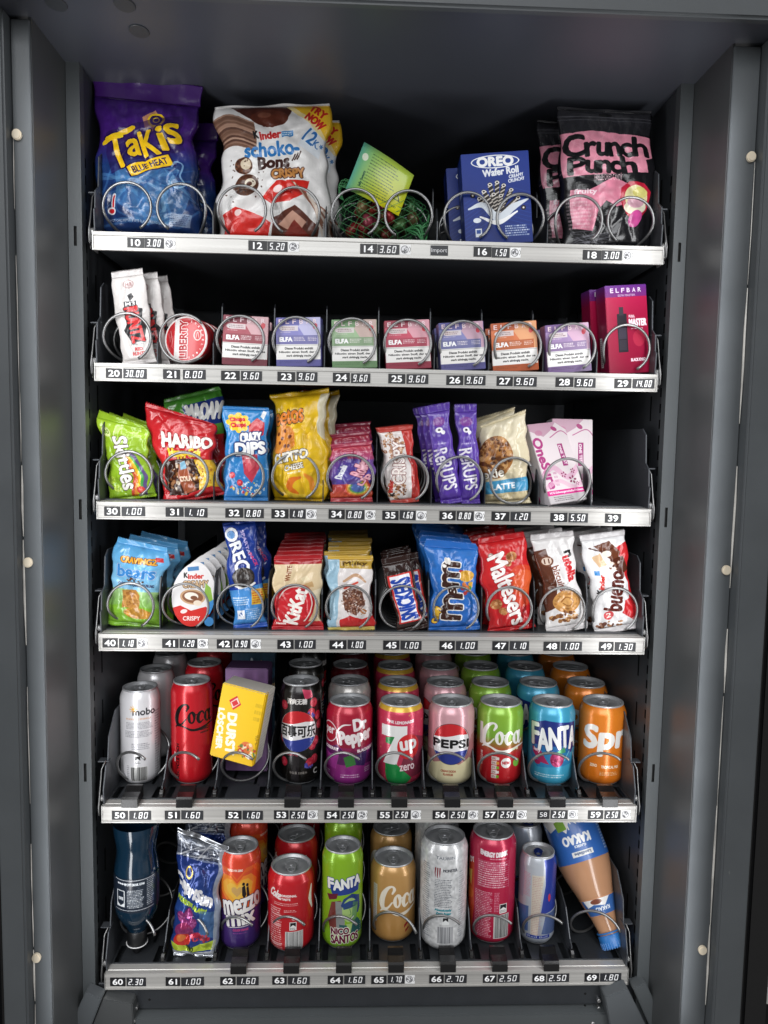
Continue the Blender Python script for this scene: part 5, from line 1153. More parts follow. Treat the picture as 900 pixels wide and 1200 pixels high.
A = Art(48, 118, '#dcd9d8', 4.5, 48)
A.P([(0, 14), (14, 12), (18, 60), (14, 90), (0, 96)], '#5a3020'); A.E(12, 28, 8, 7, '#6a3a24'); A.E(12, 28, 6, 5, '#d8c4b4'); A.T('11', 9, 25, 15, 31, '#5a2a18', b=.5)
A.T('n', 35, 18, 43, 26, '#1c1c1c', 82, b=1.1); A.T('utella', 22, 36, 56, 47, '#c4242a', 82, b=1.2); A.T('biscuits', 6, 48, 40, 57, '#7a3a26', 82, b=.5)
cookie(A, 27, 84, 17, 15, '#c08a4c', ('#a06a34',), 6); A.E(27, 84, 11, 9, '#d6a464', a=.7); A.S([(20, 84), (27, 78), (34, 84), (28, 90), (22, 86)], 1.4, '#9a6430'); A.D(22, 104, 18, 7, ['#b07a40', '#6a3c20', '#caa070', '#8a5a30'], 60, 1, 3)
t = bag(3, (664, 744), (647, 624), 46, A, 'slim white biscuit packet with upright black and red letters, front of lane 48', 'biscuit packet', d=.020, Y=.024, seed=88, sb=.008, st=.008, sealc='#c8c4c4', crease=1.0, rough=.22)
behind(t, 2, .036, 'slim white biscuit packet behind the front one in lane 48', dx=-.004, group='white biscuit packets in lane 48')

A = Art(54, 118, '#e0dfe0', 4.5, 49)
A.P([(40, 14), (54, 8), (54, 118), (46, 100), (50, 60)], '#c4242a'); 
for p_, c_ in (([(14, 8), (34, 4), (44, 20), (38, 36), (26, 22)], '#6a3a26'), ([(30, 28), (46, 26), (54, 44), (42, 50)], '#54281a'), ([(10, 22), (20, 18), (26, 34), (16, 36)], '#d8b690')): A.P(p_, c_)
A.S([(8, 10), (24, 16), (36, 14)], 1.6, '#4a2416'); A.E(28, 20, 5, 4, '#f0e4d4'); A.D(34, 36, 8, 6, ['#7c4a30', '#4a2416', '#e8d8c8'], 22, .8, 2)
A.T('K', 8, 64, 13, 70, '#161616', -78, b=.6); A.T('inder', 6, 52, 24, 59, '#c8281e', -78, b=.6); A.R(8, 40, 15, 46, '#2f7fc0', 10); A.T('bueno', 4, 58, 56, 80, '#5a2018', -74, b=1.5)
A.P([(34, 100), (42, 84), (52, 80), (54, 104), (46, 112)], '#c4242a'); A.E(18, 100, 6, 6, '#c4242a', a=.8); A.T('2', 15, 97, 21, 103, '#f6efe8', b=.4); A.D(20, 114, 16, 6, ['#7a4a30', '#a8764c', '#54281a'], 26, 1, 3)
t = bag(3, (722, 743), (706, 624), 51, A, 'white hazelnut bar packet with brown lettering and red edge, front of lane 49', 'chocolate bar', d=.022, Y=.025, seed=92, sb=.007, st=.008, sealc='#d2cfd0', crease=1.1, name='chocolate_bar', rough=.22)
behind(t, 2, .038, 'white hazelnut bar packet behind the front one in lane 49', dx=-.004, group='hazelnut bar packets in lane 49')
# ================================================================== shelf 5: lanes 50 to 59 (circumference across, front at the middle)
def cart(kind, bgc, seed): 
    r, h = CK[kind]; return Art(2*pi*r*1000, h*1000, bgc, 3.6, seed), pi*r*1000
A, c = cart('small', '#e4e3e6', 50)
A.T('mobo', c-10, 24, c+22, 34, '#1d1d22', b=.35); A.T('mobo', c-10, 24, c+22, 34, '#e4e3e6', b=-.0); A.T('mobo', c-9.6, 24.4, c+21.6, 33.6, '#2a2a30', b=.25)
for k in range(8): a = k*pi/4; A.S([(c-9, 25), (c-9+5*cos(a), 25+5*sin(a))], .9, '#e8a430')
A.T('ENERGY | ENERGY', c-20, 38, c+16, 41, '#d88a4a', b=.2)
A.L(c-20, 44, c+20, 54, 5, '#6a6a72', .7); A.L(c-22, 56, c+18, 66, 5, '#6a6a72', .7); A.L(c-12, 74, c+14, 84, 4, '#6a6a72', .7); A.L(c+22, 30, c+34, 126, 26, '#7a7a82', .7)
A.R(c-8, 92, c+1, 104, '#e8e8ea'); A.P([(c-7, 93), (c, 93), (c, 99), (c-4, 96), (c-7, 99)], '#1a1a1c'); A.L(c-7, 100, c, 104, 2, '#1a1a1c')
A.B(c-14, 108, 24, 22, rot=0); A.L(c-20, 106, c-16, 130, 9, '#7a7a82', .8)
can_row(4, -.3316, .079, 'small', A, 'slim white can with grey print and barcode, front of lane 50', 'slim white can', 'slim white cans in lane 50', .0, 2, rzs=[-1.2, -2.0])
A, c = cart('sleek', '#c41a26', 51)
A.V(0, 145, '#c81c28', '#bd1822'); script_c(A, c-26, 24, 62, 38, '#16100f', 1.1)
A.T('ZERO', c+12, 62, c+26, 66, '#2a1010', b=.5); A.T('AZÚCAR', c+12, 68, c+26, 70.5, '#2a1010', b=.3); A.T('RECYCLE MICH', c-46, 108, c+4, 112.5, '#16100f', -90, b=.5); A.R(c-28, 98, c-25.4, 112, '#e8d8d8')
cz, czc = A, c
can_row(4, -.2585, .079, 'sleek', A, 'tall red can with black flowing script, front of lane 51', 'tall red can with black script', 'tall red cans in lane 51', 0., 2, rzs=[.9, 2.2])
# cartons in lane 52
A = Art(66+26, 96, '#e3bc1e', 4, 52)
A.V(0, 96, '#eec41a', '#e6b810'); A.R(66, 0, 92, 96, '#dcd6cc'); A.L(69, 6, 90, 92, 20, '#9a968c', .5)
A.P([(12, 20), (21, 12), (28, 22), (19, 31)], '#cf2630'); A.P([(14, 22), (22, 14), (26, 21), (18, 29)], '#e8d0c0'); A.P([(15.5, 22), (21, 17), (24.5, 21.5), (19, 26.5)], '#cf2630')
A.T('DURST', -4, 56, 48, 67, '#f6efdc', 84, b=1.5); A.T('LÖSCHER', -18, 54, 34, 63, '#f6efdc', 84, b=1.0)
A.E(44, 74, 8, 8, '#d8743a'); A.E(48, 72, 5, 5, '#e8a860'); A.E(38, 80, 4, 4, '#c83a30'); A.E(50, 84, 3.5, 3.5, '#f6f0e4'); A.E(50, 84, 1.5, 1.5, '#e8b020'); A.D(46, 78, 12, 10, ['#c8423a', '#5a7a3a', '#f0e0c0', '#d8602c'], 26, 1, 2.6)
A.S([(54, 78), (58, 88)], 1.6, '#4a7a34'); A.T('0,5 L', 50, 58, 62, 64, '#b8921a', 84, b=.4); A.L(46, 14, 56, 40, 3, '#c49e14', .8, 0)
def fcarton(pts, Y, d, A, label, group=None, sc=1.):
    (x0, z0), (x1, z1) = at(*pts[0], Y), at(*pts[1], Y); (x3, z3) = at(*pts[3], Y)
    w = sqrt((x1-x0)**2+(z1-z0)**2); h = sqrt((x3-x0)**2+(z3-z0)**2); roll = atan2(x3-x0, z3-z0)
    t = tag(link('drink_carton', carton_mesh(w, d, h, .0015), printed('carton_print', A, .42, 0, 0, .12, 30, .001, spec=.3), smooth=False), label, 'drink carton', group)
    t.rotation_euler = (Matrix.Rotation(roll, 3, 'Y') @ Matrix.Rotation(.0, 3, 'X') @ Matrix.Rotation(-.22, 3, 'Z')).to_euler()
    t.location = ((x0+x1)/2, Y+d/2, (z0+z1)/2); return t
fcarton([(247, 889), (301, 897), (318, 812), (263, 803)], .030, .040, A, 'yellow drink carton with white lettering, lying askew on the coil of lane 52')
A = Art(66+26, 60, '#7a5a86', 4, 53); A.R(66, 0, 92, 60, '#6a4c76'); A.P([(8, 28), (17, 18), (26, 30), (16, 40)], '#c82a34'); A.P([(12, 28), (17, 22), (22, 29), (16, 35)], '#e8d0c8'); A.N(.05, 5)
tz = at(292, 782, .10)[1]; w5 = .062
def boxy(x, Y, z0, z1, w, d, A, lab, rz=0., rr=0.):
    t = tag(link('drink_carton', carton_mesh(w, d, z1-z0, .0015), printed('carton_print', A, .4, 0, .2, .12, 30, .001), smooth=False), lab, 'drink carton'); t.location = (x, Y, z0); t.rotation_euler = (0, rr, rz); return t
boxy(at(292, 800, .115)[0], .115, floor_of(4)+.004, tz, .062, .042, A, 'purple drink carton standing behind the yellow one in lane 52', -.05)
A = Art(66+26, 60, '#2e4a5e', 4, 54); A.D(40, 16, 40, 12, ['#8a3a30', '#caa87a', '#3f6a8a', '#1d3040', '#c0c8d0'], 60, 1, 4); A.L(44, 20, 62, 34, 4, '#c8d0d8', .7); A.N(.08, 4)
boxy(at(298, 790, .19)[0], .195, floor_of(4)+.004, at(298, 764, .18)[1], .066, .042, A, 'dark teal drink carton at the back of lane 52', .04)

A, c = cart('sleek', '#15120f', 53)
A.P([(c-12, 0), (c+0, 0), (c-2, 145), (c-14, 145)], '#2a2629', .8)
berries(A, [(c+20, 26), (c+16, 40), (c+28, 46), (c-26, 30), (c+18, 88), (c+24, 82), (c+14, 112), (c+22, 108), (c-28, 78), (c-26, 112), (c+32, 60)], 6.4, '#b8243a', '#d84a5c'); A.P([(c+2, 6), (c+16, 8), (c+18, 18), (c+6, 20)], '#c83a5c'); A.D(c+14, 44, 7, 5, ['#4a4aa8', '#6a6ac8'], 14, 1, 2.4); A.D(c+12, 116, 7, 4, ['#4a4aa8', '#6a6ac8'], 12, 1, 2.4)
A.T('清爽无糖', c-20, 19, c+9, 27, '#e8e4e0', b=.5)
def globe(A, cx, cy, r_, txt=None, ty=None, b=1.2, h=.34, wave=1.):
    A.E(cx, cy, r_+1.6, r_+2.0, '#141214'); A.E(cx, cy, r_+.9, r_+1.3, '#e8e6e6'); m = A.emask(cx, cy, r_, r_*1.05); A.E(cx, cy, r_, r_*1.05, '#ebe9ea')
    A.P([(cx-r_*1.2, cy-r_*1.3), (cx+r_*1.2, cy-r_*1.3), (cx+r_*1.2, cy-r_*.42), (cx+r_*.4, cy-r_*.5), (cx-r_*.3, cy-r_*.36), (cx-r_*1.2, cy-r_*.3)], '#c8242c', clip=m)
    A.P([(cx-r_*1.2, cy+r_*1.3), (cx+r_*1.2, cy+r_*1.3), (cx+r_*1.2, cy+r_*.34), (cx+r_*.4, cy+r_*.36), (cx-r_*.3, cy+r_*.5), (cx-r_*1.2, cy+r_*.42)], '#2a3a8e', clip=m)
    A.T(txt, cx-r_*.98, cy-r_*h+0, cx+r_*.98, cy+r_*h, '#121214', b=b)
globe(A, c-5, 66, 28, '百事可乐', b=.9, h=.30)
A.T('零糖 0 kJ', c-22, 98, c-4, 102, '#a8304a', b=.3); A.T('净含量 330毫升', c-16, 124, c+10, 128, '#c8c0b8', b=.2); A.T('C', c+20, 122, c+27, 130, '#e8e4e0', b=.6)
can_row(4, -.1033, .079, 'sleek', A, 'tall black can with round red white blue emblem and Chinese characters, lane 53', 'tall black can', 'tall black cans in lane 53', 0., 3, rzs=[2.2, 1.6, 2.8])

A, c = cart('std', '#b01c30', 54)
A.V(0, 62, '#b81e34', '#8c1a3c'); A.V(60, 117, '#8a2a6e', '#96308a')
A.P([(c-60, 58), (c-36, 64), (c-18, 56), (c-4, 70), (c+6, 60), (c+20, 76), (c+44, 60), (c+60, 72), (c+60, 86), (c-60, 84)], '#5a1a58'); A.P([(c-60, 66), (c-30, 72), (c-14, 66), (c-20, 92), (c-60, 88)], '#a83a96')
A.P([(c+2, 66), (c+30, 62), (c+24, 88), (c+6, 84)], '#3a2058'); A.P([(c-8, 74), (c+6, 68), (c+10, 84), (c-4, 88)], '#3a7a3a')
A.E(c-34, 40, 16, 15, '#f0e6e8'); A.E(c-34, 40, 14.6, 13.6, '#a81c30'); A.T('per', c-42, 34, c-23, 46, '#f0e6e8', b=.8)
A.E(c+8, 44, 26, 26, '#961a34', a=.5)
A.T('Dr', c+6, 18, c+26, 34, '#f2eaea', -8, b=1.8); A.T('Pepper', c-14, 34, c+36, 58, '#f2eaea', -8, b=1.9); A.S([(c-16, 56), (c-19, 40), (c-10, 28), (c+2, 26)], [1, 2.6, 2.6, 1], '#f2eaea')
A.T('BLACKBERRY', c-54, 61, c-16, 65, '#f2eaea', b=.5); A.T('BLACKBERRY', c+12, 62, c+46, 66, '#f2eaea', -3, b=.5); A.L(c-12, 98, c+16, 104, 2, '#f2dcec', .9); A.L(c-46, 96, c-30, 102, 2, '#f2dcec', .9); A.L(c+24, 90, c+36, 98, 3, '#f2dcec', .9)
t = can_row(4, -.033, .079, 'std', A, 'red and purple can with slanted white lettering, front of lane 54', '', None, 0., 0)
A, c = cart('std', '#c9c5c0', 154); A.V(0, 117, '#d0ccc8', '#bab6b4'); A.T('Dr', c-10, 26, c+12, 40, '#8a2a34', b=1); A.N(.05, 6)
can_row(4, -.034, .171, 'std', A, 'pale silver can directly behind the red and purple front can in lane 54', '', None, .6, 0)
A, c = cart('std', '#6a1420', 155); A.T('Cherry', c-24, 30, c+20, 46, '#c8a8a8', b=1); A.N(.06, 6)
can_row(4, -.034, .259, 'std', A, 'dark red can third in line behind the pale silver can in lane 54', 'dark red can at the back of lane 54', 'dark red cans in lane 54', .3, 1)

A, c = cart('std', '#c83a58', 55)
A.V(0, 12, '#e8c23a', '#e0a848'); A.V(9, 117, '#cf3c5a', '#b83050'); 
for k in range(110): A.E(c+A.rng.uniform(-100, 100), A.rng.uniform(12, 110), 1.3, 1.3, A.rng.choice(['#e06a84', '#a82a48', '#e8e070', '#d8506e']), 0, .45)
A.P([(c+16, 40), (c+44, 50), (c+44, 100), (c+10, 104), (c+2, 84)], '#6a2a3c', .75); A.T('PINK LEMONADE', c-20, 19, c+20, 23, '#f2e4e6', b=.45, arch=-2)
A.P([(c-22, 46), (c+0, 42), (c-10, 56), (c-22, 54)], '#2f8a4a')
A.P([(c-24, 30), (c+8, 30), (c+8, 38), (c-4, 82), (c-2, 117), (c-18, 117), (c-22, 84), (c-6, 42), (c-24, 42)], '#f0efee'); A.P([(c-22, 78), (c-6, 82), (c+18, 104), (c+8, 117), (c-18, 117), (c-22, 96)], '#1f8a44'); A.P([(c-18, 84), (c-4, 84), (c+6, 117), (c-14, 117)], '#eceaea', .0)
A.P([(c-30, 28), (c+10, 28), (c+10, 40), (c-6, 84), (c-26, 84), (c-8, 44), (c-30, 44)], '#f0efee'); A.E(c+13, 58, 17, 18, '#d0282e'); A.T('up', c+1, 49, c+25, 68, '#f4f0f0', -8, b=1.5); A.T('zero', c+0, 84, c+22, 92, '#f0d8dc', -6, b=.6)
can_row(4, .0405, .079, 'std', A, 'pink can with a large white numeral and red dot, front of lane 55', 'pink and yellow can', 'pink lemonade cans in lane 55', 0., 3, rzs=[1.1, 2.2, .8])

A, c = cart('std', '#cfa0a6', 56)
A.V(0, 60, '#d6a4ac', '#c8959c'); A.V(78, 117, '#e0d6ac', '#e6dcb4')
A.P([(c-105, 60), (c-60, 70), (c-30, 66), (c+0, 74), (c+24, 70), (c+34, 44), (c+60, 40), (c+105, 60), (c+105, 84), (c-105, 84)], '#b07a7c'); A.P([(c-105, 74), (c-50, 78), (c-26, 84), (c-8, 78), (c+12, 84), (c+30, 76), (c+44, 84), (c+60, 66), (c+105, 74), (c+105, 90), (c-105, 90)], '#e0d6ac')
globe(A, c-0, 54, 28, 'PEPSI', b=1.2, h=.2); A.T('CREAM SODA', c-14, 92, c+8, 95, '#a8604a', b=.3); A.T('FLAVOUR', c-10, 97, c+4, 100, '#a8604a', b=.3)
can_row(4, .1145, .079, 'std', A, 'pink and cream can with round red white blue emblem, front of lane 56', 'pink can', 'pink and cream cans in lane 56', 0., 3, rzs=[-1.3, 1.8, 2.5])

A, c = cart('std', '#b01a20', 57)
A.V(0, 44, '#8cb83a', '#7aa838'); A.V(44, 70, '#7aa838', '#b8242a'); A.V(70, 117, '#b8242a', '#b41a22')
script_c(A, c-29, 20, 68, 42, '#f0eee8', 1.15); A.R(c-33, 26, c-27, 58, '#e8e8e4'); A.T('RECYCLE ME', c-38, 76, c-18, 79.5, '#f0dcd8', -90, b=.35)
for k, c_ in enumerate(['#e8e4dc', '#d8903a', '#7aa838', '#e8e4dc', '#7aa838']): A.R(c-11, 72+k*6.6, c-3, 77.6+k*6.6, '#e8e4dc', 0, .9); A.R(c-4, 73+k*6.6, c+0, 77+k*6.6, c_)
for k in range(5): A.T('0%', c-10, 73.6+k*6.6, c-5, 76.6+k*6.6, '#5a2020', b=.2)
A.E(c+10, 81, 7.4, 7.4, '#f2efec'); A.T('NEW', c+4.6, 79, c+15.4, 83, '#b8202a', b=.5); A.E(c+27, 82, 6, 6, '#7cc04a'); A.T('LIME', c+18, 60, c+30, 63, '#e8f0c8', b=.3)
can_row(4, .1856, .079, 'std', A, 'green to red can with white flowing script and a round NEW spot, lane 57', 'green topped can', 'green and red cans in lane 57', 0., 3, rzs=[-.9, -1.1, -.8])

A, c = cart('std', '#3f9ec0', 58)
A.V(0, 30, '#48a8ca', '#3c9abf'); A.P([(c-36, 30), (c-10, 20), (c+40, 24), (c+46, 50), (c+34, 68), (c+6, 66), (c-30, 64)], '#1f2f7a'); A.P([(c-30, 58), (c+30, 56), (c+34, 84), (c-20, 90), (c-34, 74)], '#2c78b0', .8)
for s_, x0, x1, y0 in (('F', -32, -19, 27), ('A', -20, -4, 33), ('N', -3, 12, 30), ('T', 13, 26, 28), ('A', 27, 42, 30)): A.T(s_, c+x0, y0, c+x1, y0+31, '#14205e', -4, b=3.2)
for s_, x0, x1, y0 in (('F', -32, -19, 27), ('A', -20, -4, 33), ('N', -3, 12, 30), ('T', 13, 26, 28), ('A', 27, 42, 30)): A.T(s_, c+x0, y0, c+x1, y0+31, '#f2f4f4', -4, b=2.0)
A.P([(c-30, 62), (c-14, 66), (c-8, 76), (c-2, 84), (c-16, 82), (c-28, 70)], '#a82a5c'); A.T('berry', c-27, 63, c-16, 69, '#f2e8f0', 8, b=.5); A.E(c-20, 83, 5, 3.4, '#a82a5c'); m = A.emask(c+9, 76, 10, 11); A.E(c+9, 76, 10, 11, '#a8285a'); A.D(c+9, 76, 9, 10, ['#d05a8a', '#841e48', '#c04478'], 34, 1.2, 2.2, m); A.P([(c+6, 66), (c+20, 58), (c+22, 66), (c+12, 68)], '#4a9a6a'); A.S([(c+20, 78), (c+28, 66)], 1.4, '#7acce0'); A.L(c-24, 98, c+22, 104, 2, '#e4f0f4', .9)
can_row(4, .2615, .079, 'std', A, 'light blue can with blocky white letters on dark blue, front of lane 58', 'light blue can', 'light blue cans in lane 58', 0., 3, rzs=[-1.8, -2.4, 2.0])

A, c = cart('std', '#e07e22', 59)
A.V(0, 117, '#e28226', '#da741c'); A.T('Sprite', c-30, 26, c+84, 68, '#f2efea', -4, sh=.14, b=3.4); A.T('ZERO', c-16, 84, c-6, 88, '#f4e2cc', b=.4); A.T('TROPICAL MIX', c-0, 85, c+26, 89, '#f4e2cc', b=.35); A.L(c-2, 94, c+26, 100, 3, '#f4e2cc', .8)
can_row(4, .3362, .079, 'std', A, 'orange can with large white slanted letters, front of lane 59', 'orange can', 'orange cans in lane 59', 0., 3, rzs=[-.9, 1.4, 2.4])

# ================================================================== shelf 6: lanes 60 to 69
def bottle(prof_body, prof_cap, sleeve, bm, cm, sm, label, cat='bottle', group=None, cap_ribs=0):
    t = empty('drink_bottle', label=label, cat=cat, group=group)
    link('bottle_body', lathe(prof_body, 48, None, 'bottle_body'), bm, t)
    cap = link('bottle_cap', lathe(prof_cap, 48, None, 'bottle_cap'), cm, t)
    if cap_ribs:
        b = MB(); r = max(p[0] for p in prof_cap); z0 = prof_cap[1][1]; z1 = z0+.009
        for k in range(cap_ribs): a = 2*pi*k/cap_ribs; b.box(r*cos(a)-.0004, r*cos(a)+.0004, r*sin(a)-.0004, r*sin(a)+.0004, z0, z1)
        b.build('grip_ribs', cm, cap)
    for pr, m_ in sleeve: link('label_sleeve', lathe(pr, 64, None, 'label_sleeve'), m_, t)
    return t
# upside-down sports drink: z = 0 is the drinking spout
blue = mat('blue_drink_plastic', '#0a2436', .12, 0, coat=.6)
A = Art(230, 70, '#1a2330', 3.4, 60)
for k in range(-1, 3): A.E(92+k*4, 10, 2, 2, '#d8dce2'); 
A.R(84, 24, 100, 58, '#dfe3e6'); A.P([(85.5, 25.5), (98.5, 25.5), (98.5, 50), (92, 56), (85.5, 50)], '#1a2330'); A.T('POWER', 88, 38, 97, 44, '#dfe3e6', 0, b=.6); A.L(104, 22, 132, 60, 12, '#dfe3e6', .9); A.L(136, 4, 150, 60, 14, '#c8ccd2', .9); A.R(80, 2, 150, 3, '#c8ccd2'); A.R(80, 64, 150, 65, '#c8ccd2'); A.T('SPORT DRINK ION4', 100, 8, 132, 13, '#dfe3e6', b=.4)
for k in range(14): A.S([(A.rng.uniform(96, 140), A.rng.uniform(4, 60)), (A.rng.uniform(96, 140), A.rng.uniform(4, 60))], .4, '#9aa4b0', .5)
sl = printed('sleeve_print', A, .3, 0, .5, .2, 60, .001)
R0 = .0335
t = bottle([(.0128, .030), (.0135, .036), (.018, .044), (.026, .055), (.0315, .066), (.033, .074), (R0, .078)]+[(R0, .078+.048*k/3) for k in range(1, 4)]+[(.0335, .130), (.0325, .136), (.0305, .146), (.0295, .156), (.031, .168), (.0335, .180), (.0345, .19), (.0345, .196)],
           [(.001, .0), (.006, .0), (.0068, .002), (.0068, .011), (.0105, .013), (.0145, .0135), (.0152, .016), (.0152, .034), (.0140, .0355)],
           [([(R0+.0004, .078), (R0+.0006, .080), (R0+.0006, .124), (R0+.0004, .127)], sl)], blue, mat('black_cap', '#0d0e10', .45), sl, 'dark blue sports drink bottle standing upside down on its black cap in lane 60')
b = MB().tube([(.0158*cos(k*pi/12), .0158*sin(k*pi/12), .0145) for k in range(25)], .0008, 6, False); b.build('white_cap_ring', mat('white_ring', '#dcdcdc', .4), t, smooth=True)
x_, z_ = at(169, 1124, .06); t.location = (x_-.004, .040, floor_of(5)+.001); t.scale = (.9, .9, 1); t.rotation_euler = (radians(2), radians(.6), radians(8))

A = Art(74, 150, '#203a7e', 4.4, 61)
A.V(0, 24, '#70757f', '#4a5060'); A.V(22, 90, '#1d3478', '#2a4a90')
for k in range(34): A.S([(A.rng.uniform(0, 74), A.rng.uniform(0, 24)), (A.rng.uniform(0, 74), A.rng.uniform(0, 24))], A.rng.uniform(.6, 2.4), A.rng.choice(['#e4e6ea', '#3a4254', '#c0c4cc', '#1a2238']), .55)
A.E(22, 40, 6, 7, '#d8b85a'); A.E(22, 40, 4, 5, '#1d3478'); A.T('CapriSun', -6, 53, 64, 72, '#f0f0f4', 22, b=2.2); A.T('MONSTER ALARM', 2, 76, 54, 82, '#b4d040', 16, b=.9)
A.P([(44, 84), (70, 88), (70, 124), (44, 120)], '#5a84ac', .7)
berries(A, [(14, 96), (26, 92), (20, 106), (32, 104)], 7, '#8a3070', '#c468a8'); A.E(20, 116, 15, 12, '#a02c5c', a=.8)
A.E(18, 128, 13, 9, '#c8342c'); A.E(16, 125, 7, 5, '#e8a84a', a=.6); A.D(46, 124, 13, 6, ['#b8243c', '#d84a5a', '#8a1a30'], 24, 2, 3.4); A.P([(2, 132), (30, 138), (70, 126), (70, 142), (4, 144)], '#b4c83c'); A.T('No', 26, 134, 36, 142, '#2a3a1c', b=.8)
A.R(0, 144, 74, 150, '#b4b8c0'); A.P([(64, 0), (74, 0), (74, 150), (66, 150)], '#b8bcc4', .8)
t = bag(5, (226, 1128), (236, 988), 57, A, 'silver and blue drink pouch with fruit print, front of lane 61', 'drink pouch', d=.030, Y=.030, seed=101, sb=.003, st=.007, sealc='#b9bcc2', crease=2.0, lean=.12, slant=-.35, rough=.16, metal=.35, name='drink_pouch', bw=.92, teeth=False, sealm=mat('silver_foil', '#b9bcc2', .2, .9, bump=.4, bscale=90))
t['group'] = 'drink pouches in lane 61'
for k, (dx, Y_, lab) in enumerate(((.002, .105, 'crumpled silver drink pouch directly behind the front one in lane 61'), (-.004, .165, 'dark silver drink pouch third in line in lane 61'))):
    c = copy_tree(t); c.location = (t.location.x+dx, Y_, t.location.z); c['label'] = lab; c.rotation_euler = (-.1, .06*(k+1), .3-.5*k)

A, c = cart('sleek', '#d84a22', 62)
A.V(0, 84, '#d8422a', '#d8502a'); A.V(84, 145, '#4a2f78', '#3a2564')
hh = lambda s_, cx, cy: [(cx+s_*x_, cy+s_*y_) for x_, y_ in ((0, 1), (-.95, .1), (-1.05, -.45), (-.7, -.8), (-.3, -.75), (0, -.4), (.3, -.75), (.7, -.8), (1.05, -.45), (.95, .1))]
mk = A.mask([(0, 0), (A.w, 0), (A.w, 84), (0, 84)])
for s_, c_ in ((44, '#e0652a'), (36, '#d8502a'), (29, '#e8862c'), (22, '#eaa838'), (15, '#e8b84a'), (8, '#c8a060')): A._put(loop_edges(hh(s_, c-4, 54)), c_, .95, clip=mk)
A.T('MEZZO MIX ZERO', c-18, 22, c+4, 25, '#f0e4d8', b=.3); A.P([(c+3, 48), (c+7, 46), (c+9, 60), (c+6, 66), (c+3, 60)], '#1c1214'); A.P([(c+9, 50), (c+12, 48), (c+14, 62), (c+10, 66)], '#2a1418'); A.E(c+5, 44, 2, 2.4, '#1c1214'); A.E(c+10.4, 46, 2, 2.4, '#2a1418')
for o_ in (1, 0):
    cc, bb = (('#2a1a3c', 3.2) if o_ else ('#f4f1ee', 1.8))
    A.T('mezzo', c-26, 66, c+34, 86, cc, -10, b=bb); A.T('mix', c-20, 84, c+22, 104, cc, -6, b=bb)
A.T('CLOUDY ORANGE', c-10, 110, c+12, 113, '#c8407a', b=.3); A.L(c-10, 115, c+12, 118, 1, '#a04a9a', .7); A.S([(c-18, 108), (c+14, 106)], .8, '#f4f1ee')
can_row(5, -.1873, .062, 'sleek', A, 'tall orange and purple can with white lettering, front of lane 62', 'tall orange and purple can', 'orange and purple cans in lane 62', 0., 1, rzs=[1.4], rx=.0)

A, c = cart('std', '#bf1c26', 63)
A.V(0, 117, '#c41e28', '#b81a22'); A.T('Coke.', c-34, 22, c-14, 34, '#f2e8e4', 12, sh=.2, b=.9); A.T('ORIGINAL', c-14, 28, c+8, 31, '#f2e8e4', b=.45); A.T('TASTE', c-14, 33, c-1, 36, '#f2e8e4', b=.45); A.L(c-26, 40, c+14, 45, 2, '#f0d8d4', .9); A.L(c-34, 48, c-12, 112, 20, '#f0d8d4', .9); A.L(c-10, 50, c+10, 54, 2, '#f0d8d4', .9)
for k, q in enumerate(((58, 60), (72, 76), (100, 104))): A.R(c-30, q[0], c-14, q[1], '#f0d8d4', 0, .5)
A.E(c+4, 63, 3, 3, '#f2c8c4', a=.7); A.R(c-2, 68, c+8, 80, '#f0eeec'); A.P([(c-1, 69), (c+7, 69), (c+7, 75), (c+3, 72), (c-1, 75)], '#1a1a1c'); A.L(c-1, 76, c+7, 79.5, 2, '#1a1a1c'); A.B(c-8, 82, 26, 30); A.S([(c+34, 22), (c+31, 40), (c+36, 56)], [3, 7, 3], '#f2e8e4')
can_row(5, -.1137, .060, 'std', A, 'red can with barcode and dense white small print, front of lane 63', 'red cola can', 'red cans in lane 63', 0., 2, rzs=[-.5, -.2])

A, c = cart('sleek', '#86b422', 64)
A.V(0, 145, '#8cba26', '#80b022')
A.P([(c-22, 44), (c+28, 36), (c+26, 58), (c-14, 62)], '#24408e')
for o_ in (1, 0):
    cc, bb = (('#1c2f78', 2.8) if o_ else ('#f2f4f0', 1.5))
    for s_, x0, x1, y0 in (('F', -22, -13, 38), ('A', -13, -2, 39), ('N', -1, 9, 37), ('T', 9, 18, 36), ('A', 18, 29, 35)): A.T(s_, c+x0, y0, c+x1, y0+14, cc, -4, b=bb)
A.P([(c-24, 62), (c-6, 58), (c-8, 66), (c-20, 70)], '#6a1e30'); A.P([(c-16, 72), (c-2, 68), (c+2, 118), (c-18, 114), (c-22, 96)], '#7a3a34'); A.P([(c-10, 70), (c+4, 70), (c+4, 110), (c-8, 112)], '#8a8e8c')
A.P([(c+2, 66), (c+14, 60), (c+28, 66), (c+30, 84), (c+26, 92), (c+4, 84), (c-2, 76)], '#26407a'); A.E(c+12, 84, 12, 18, '#a8c878'); A.P([(c-0, 74), (c+10, 70), (c+26, 72), (c+28, 78), (c+20, 80), (c+2, 82)], '#2c4880'); A.P([(c+16, 72), (c+26, 76), (c+22, 104), (c+14, 102)], '#5a8a5a', .7)
A.S([(c+4, 80), (c+9, 79)], 1.2, '#2a4a5a'); A.S([(c+14, 78), (c+19, 79)], 1.2, '#2a4a5a'); A.S([(c+11, 82), (c+13, 90), (c+10, 91)], .8, '#4a7a4a'); A.S([(c+6, 95), (c+11, 98), (c+17, 94)], 2, '#f0f4e4'); A.S([(c+5, 94), (c+11, 96), (c+18, 93)], .6, '#2a4a5a')
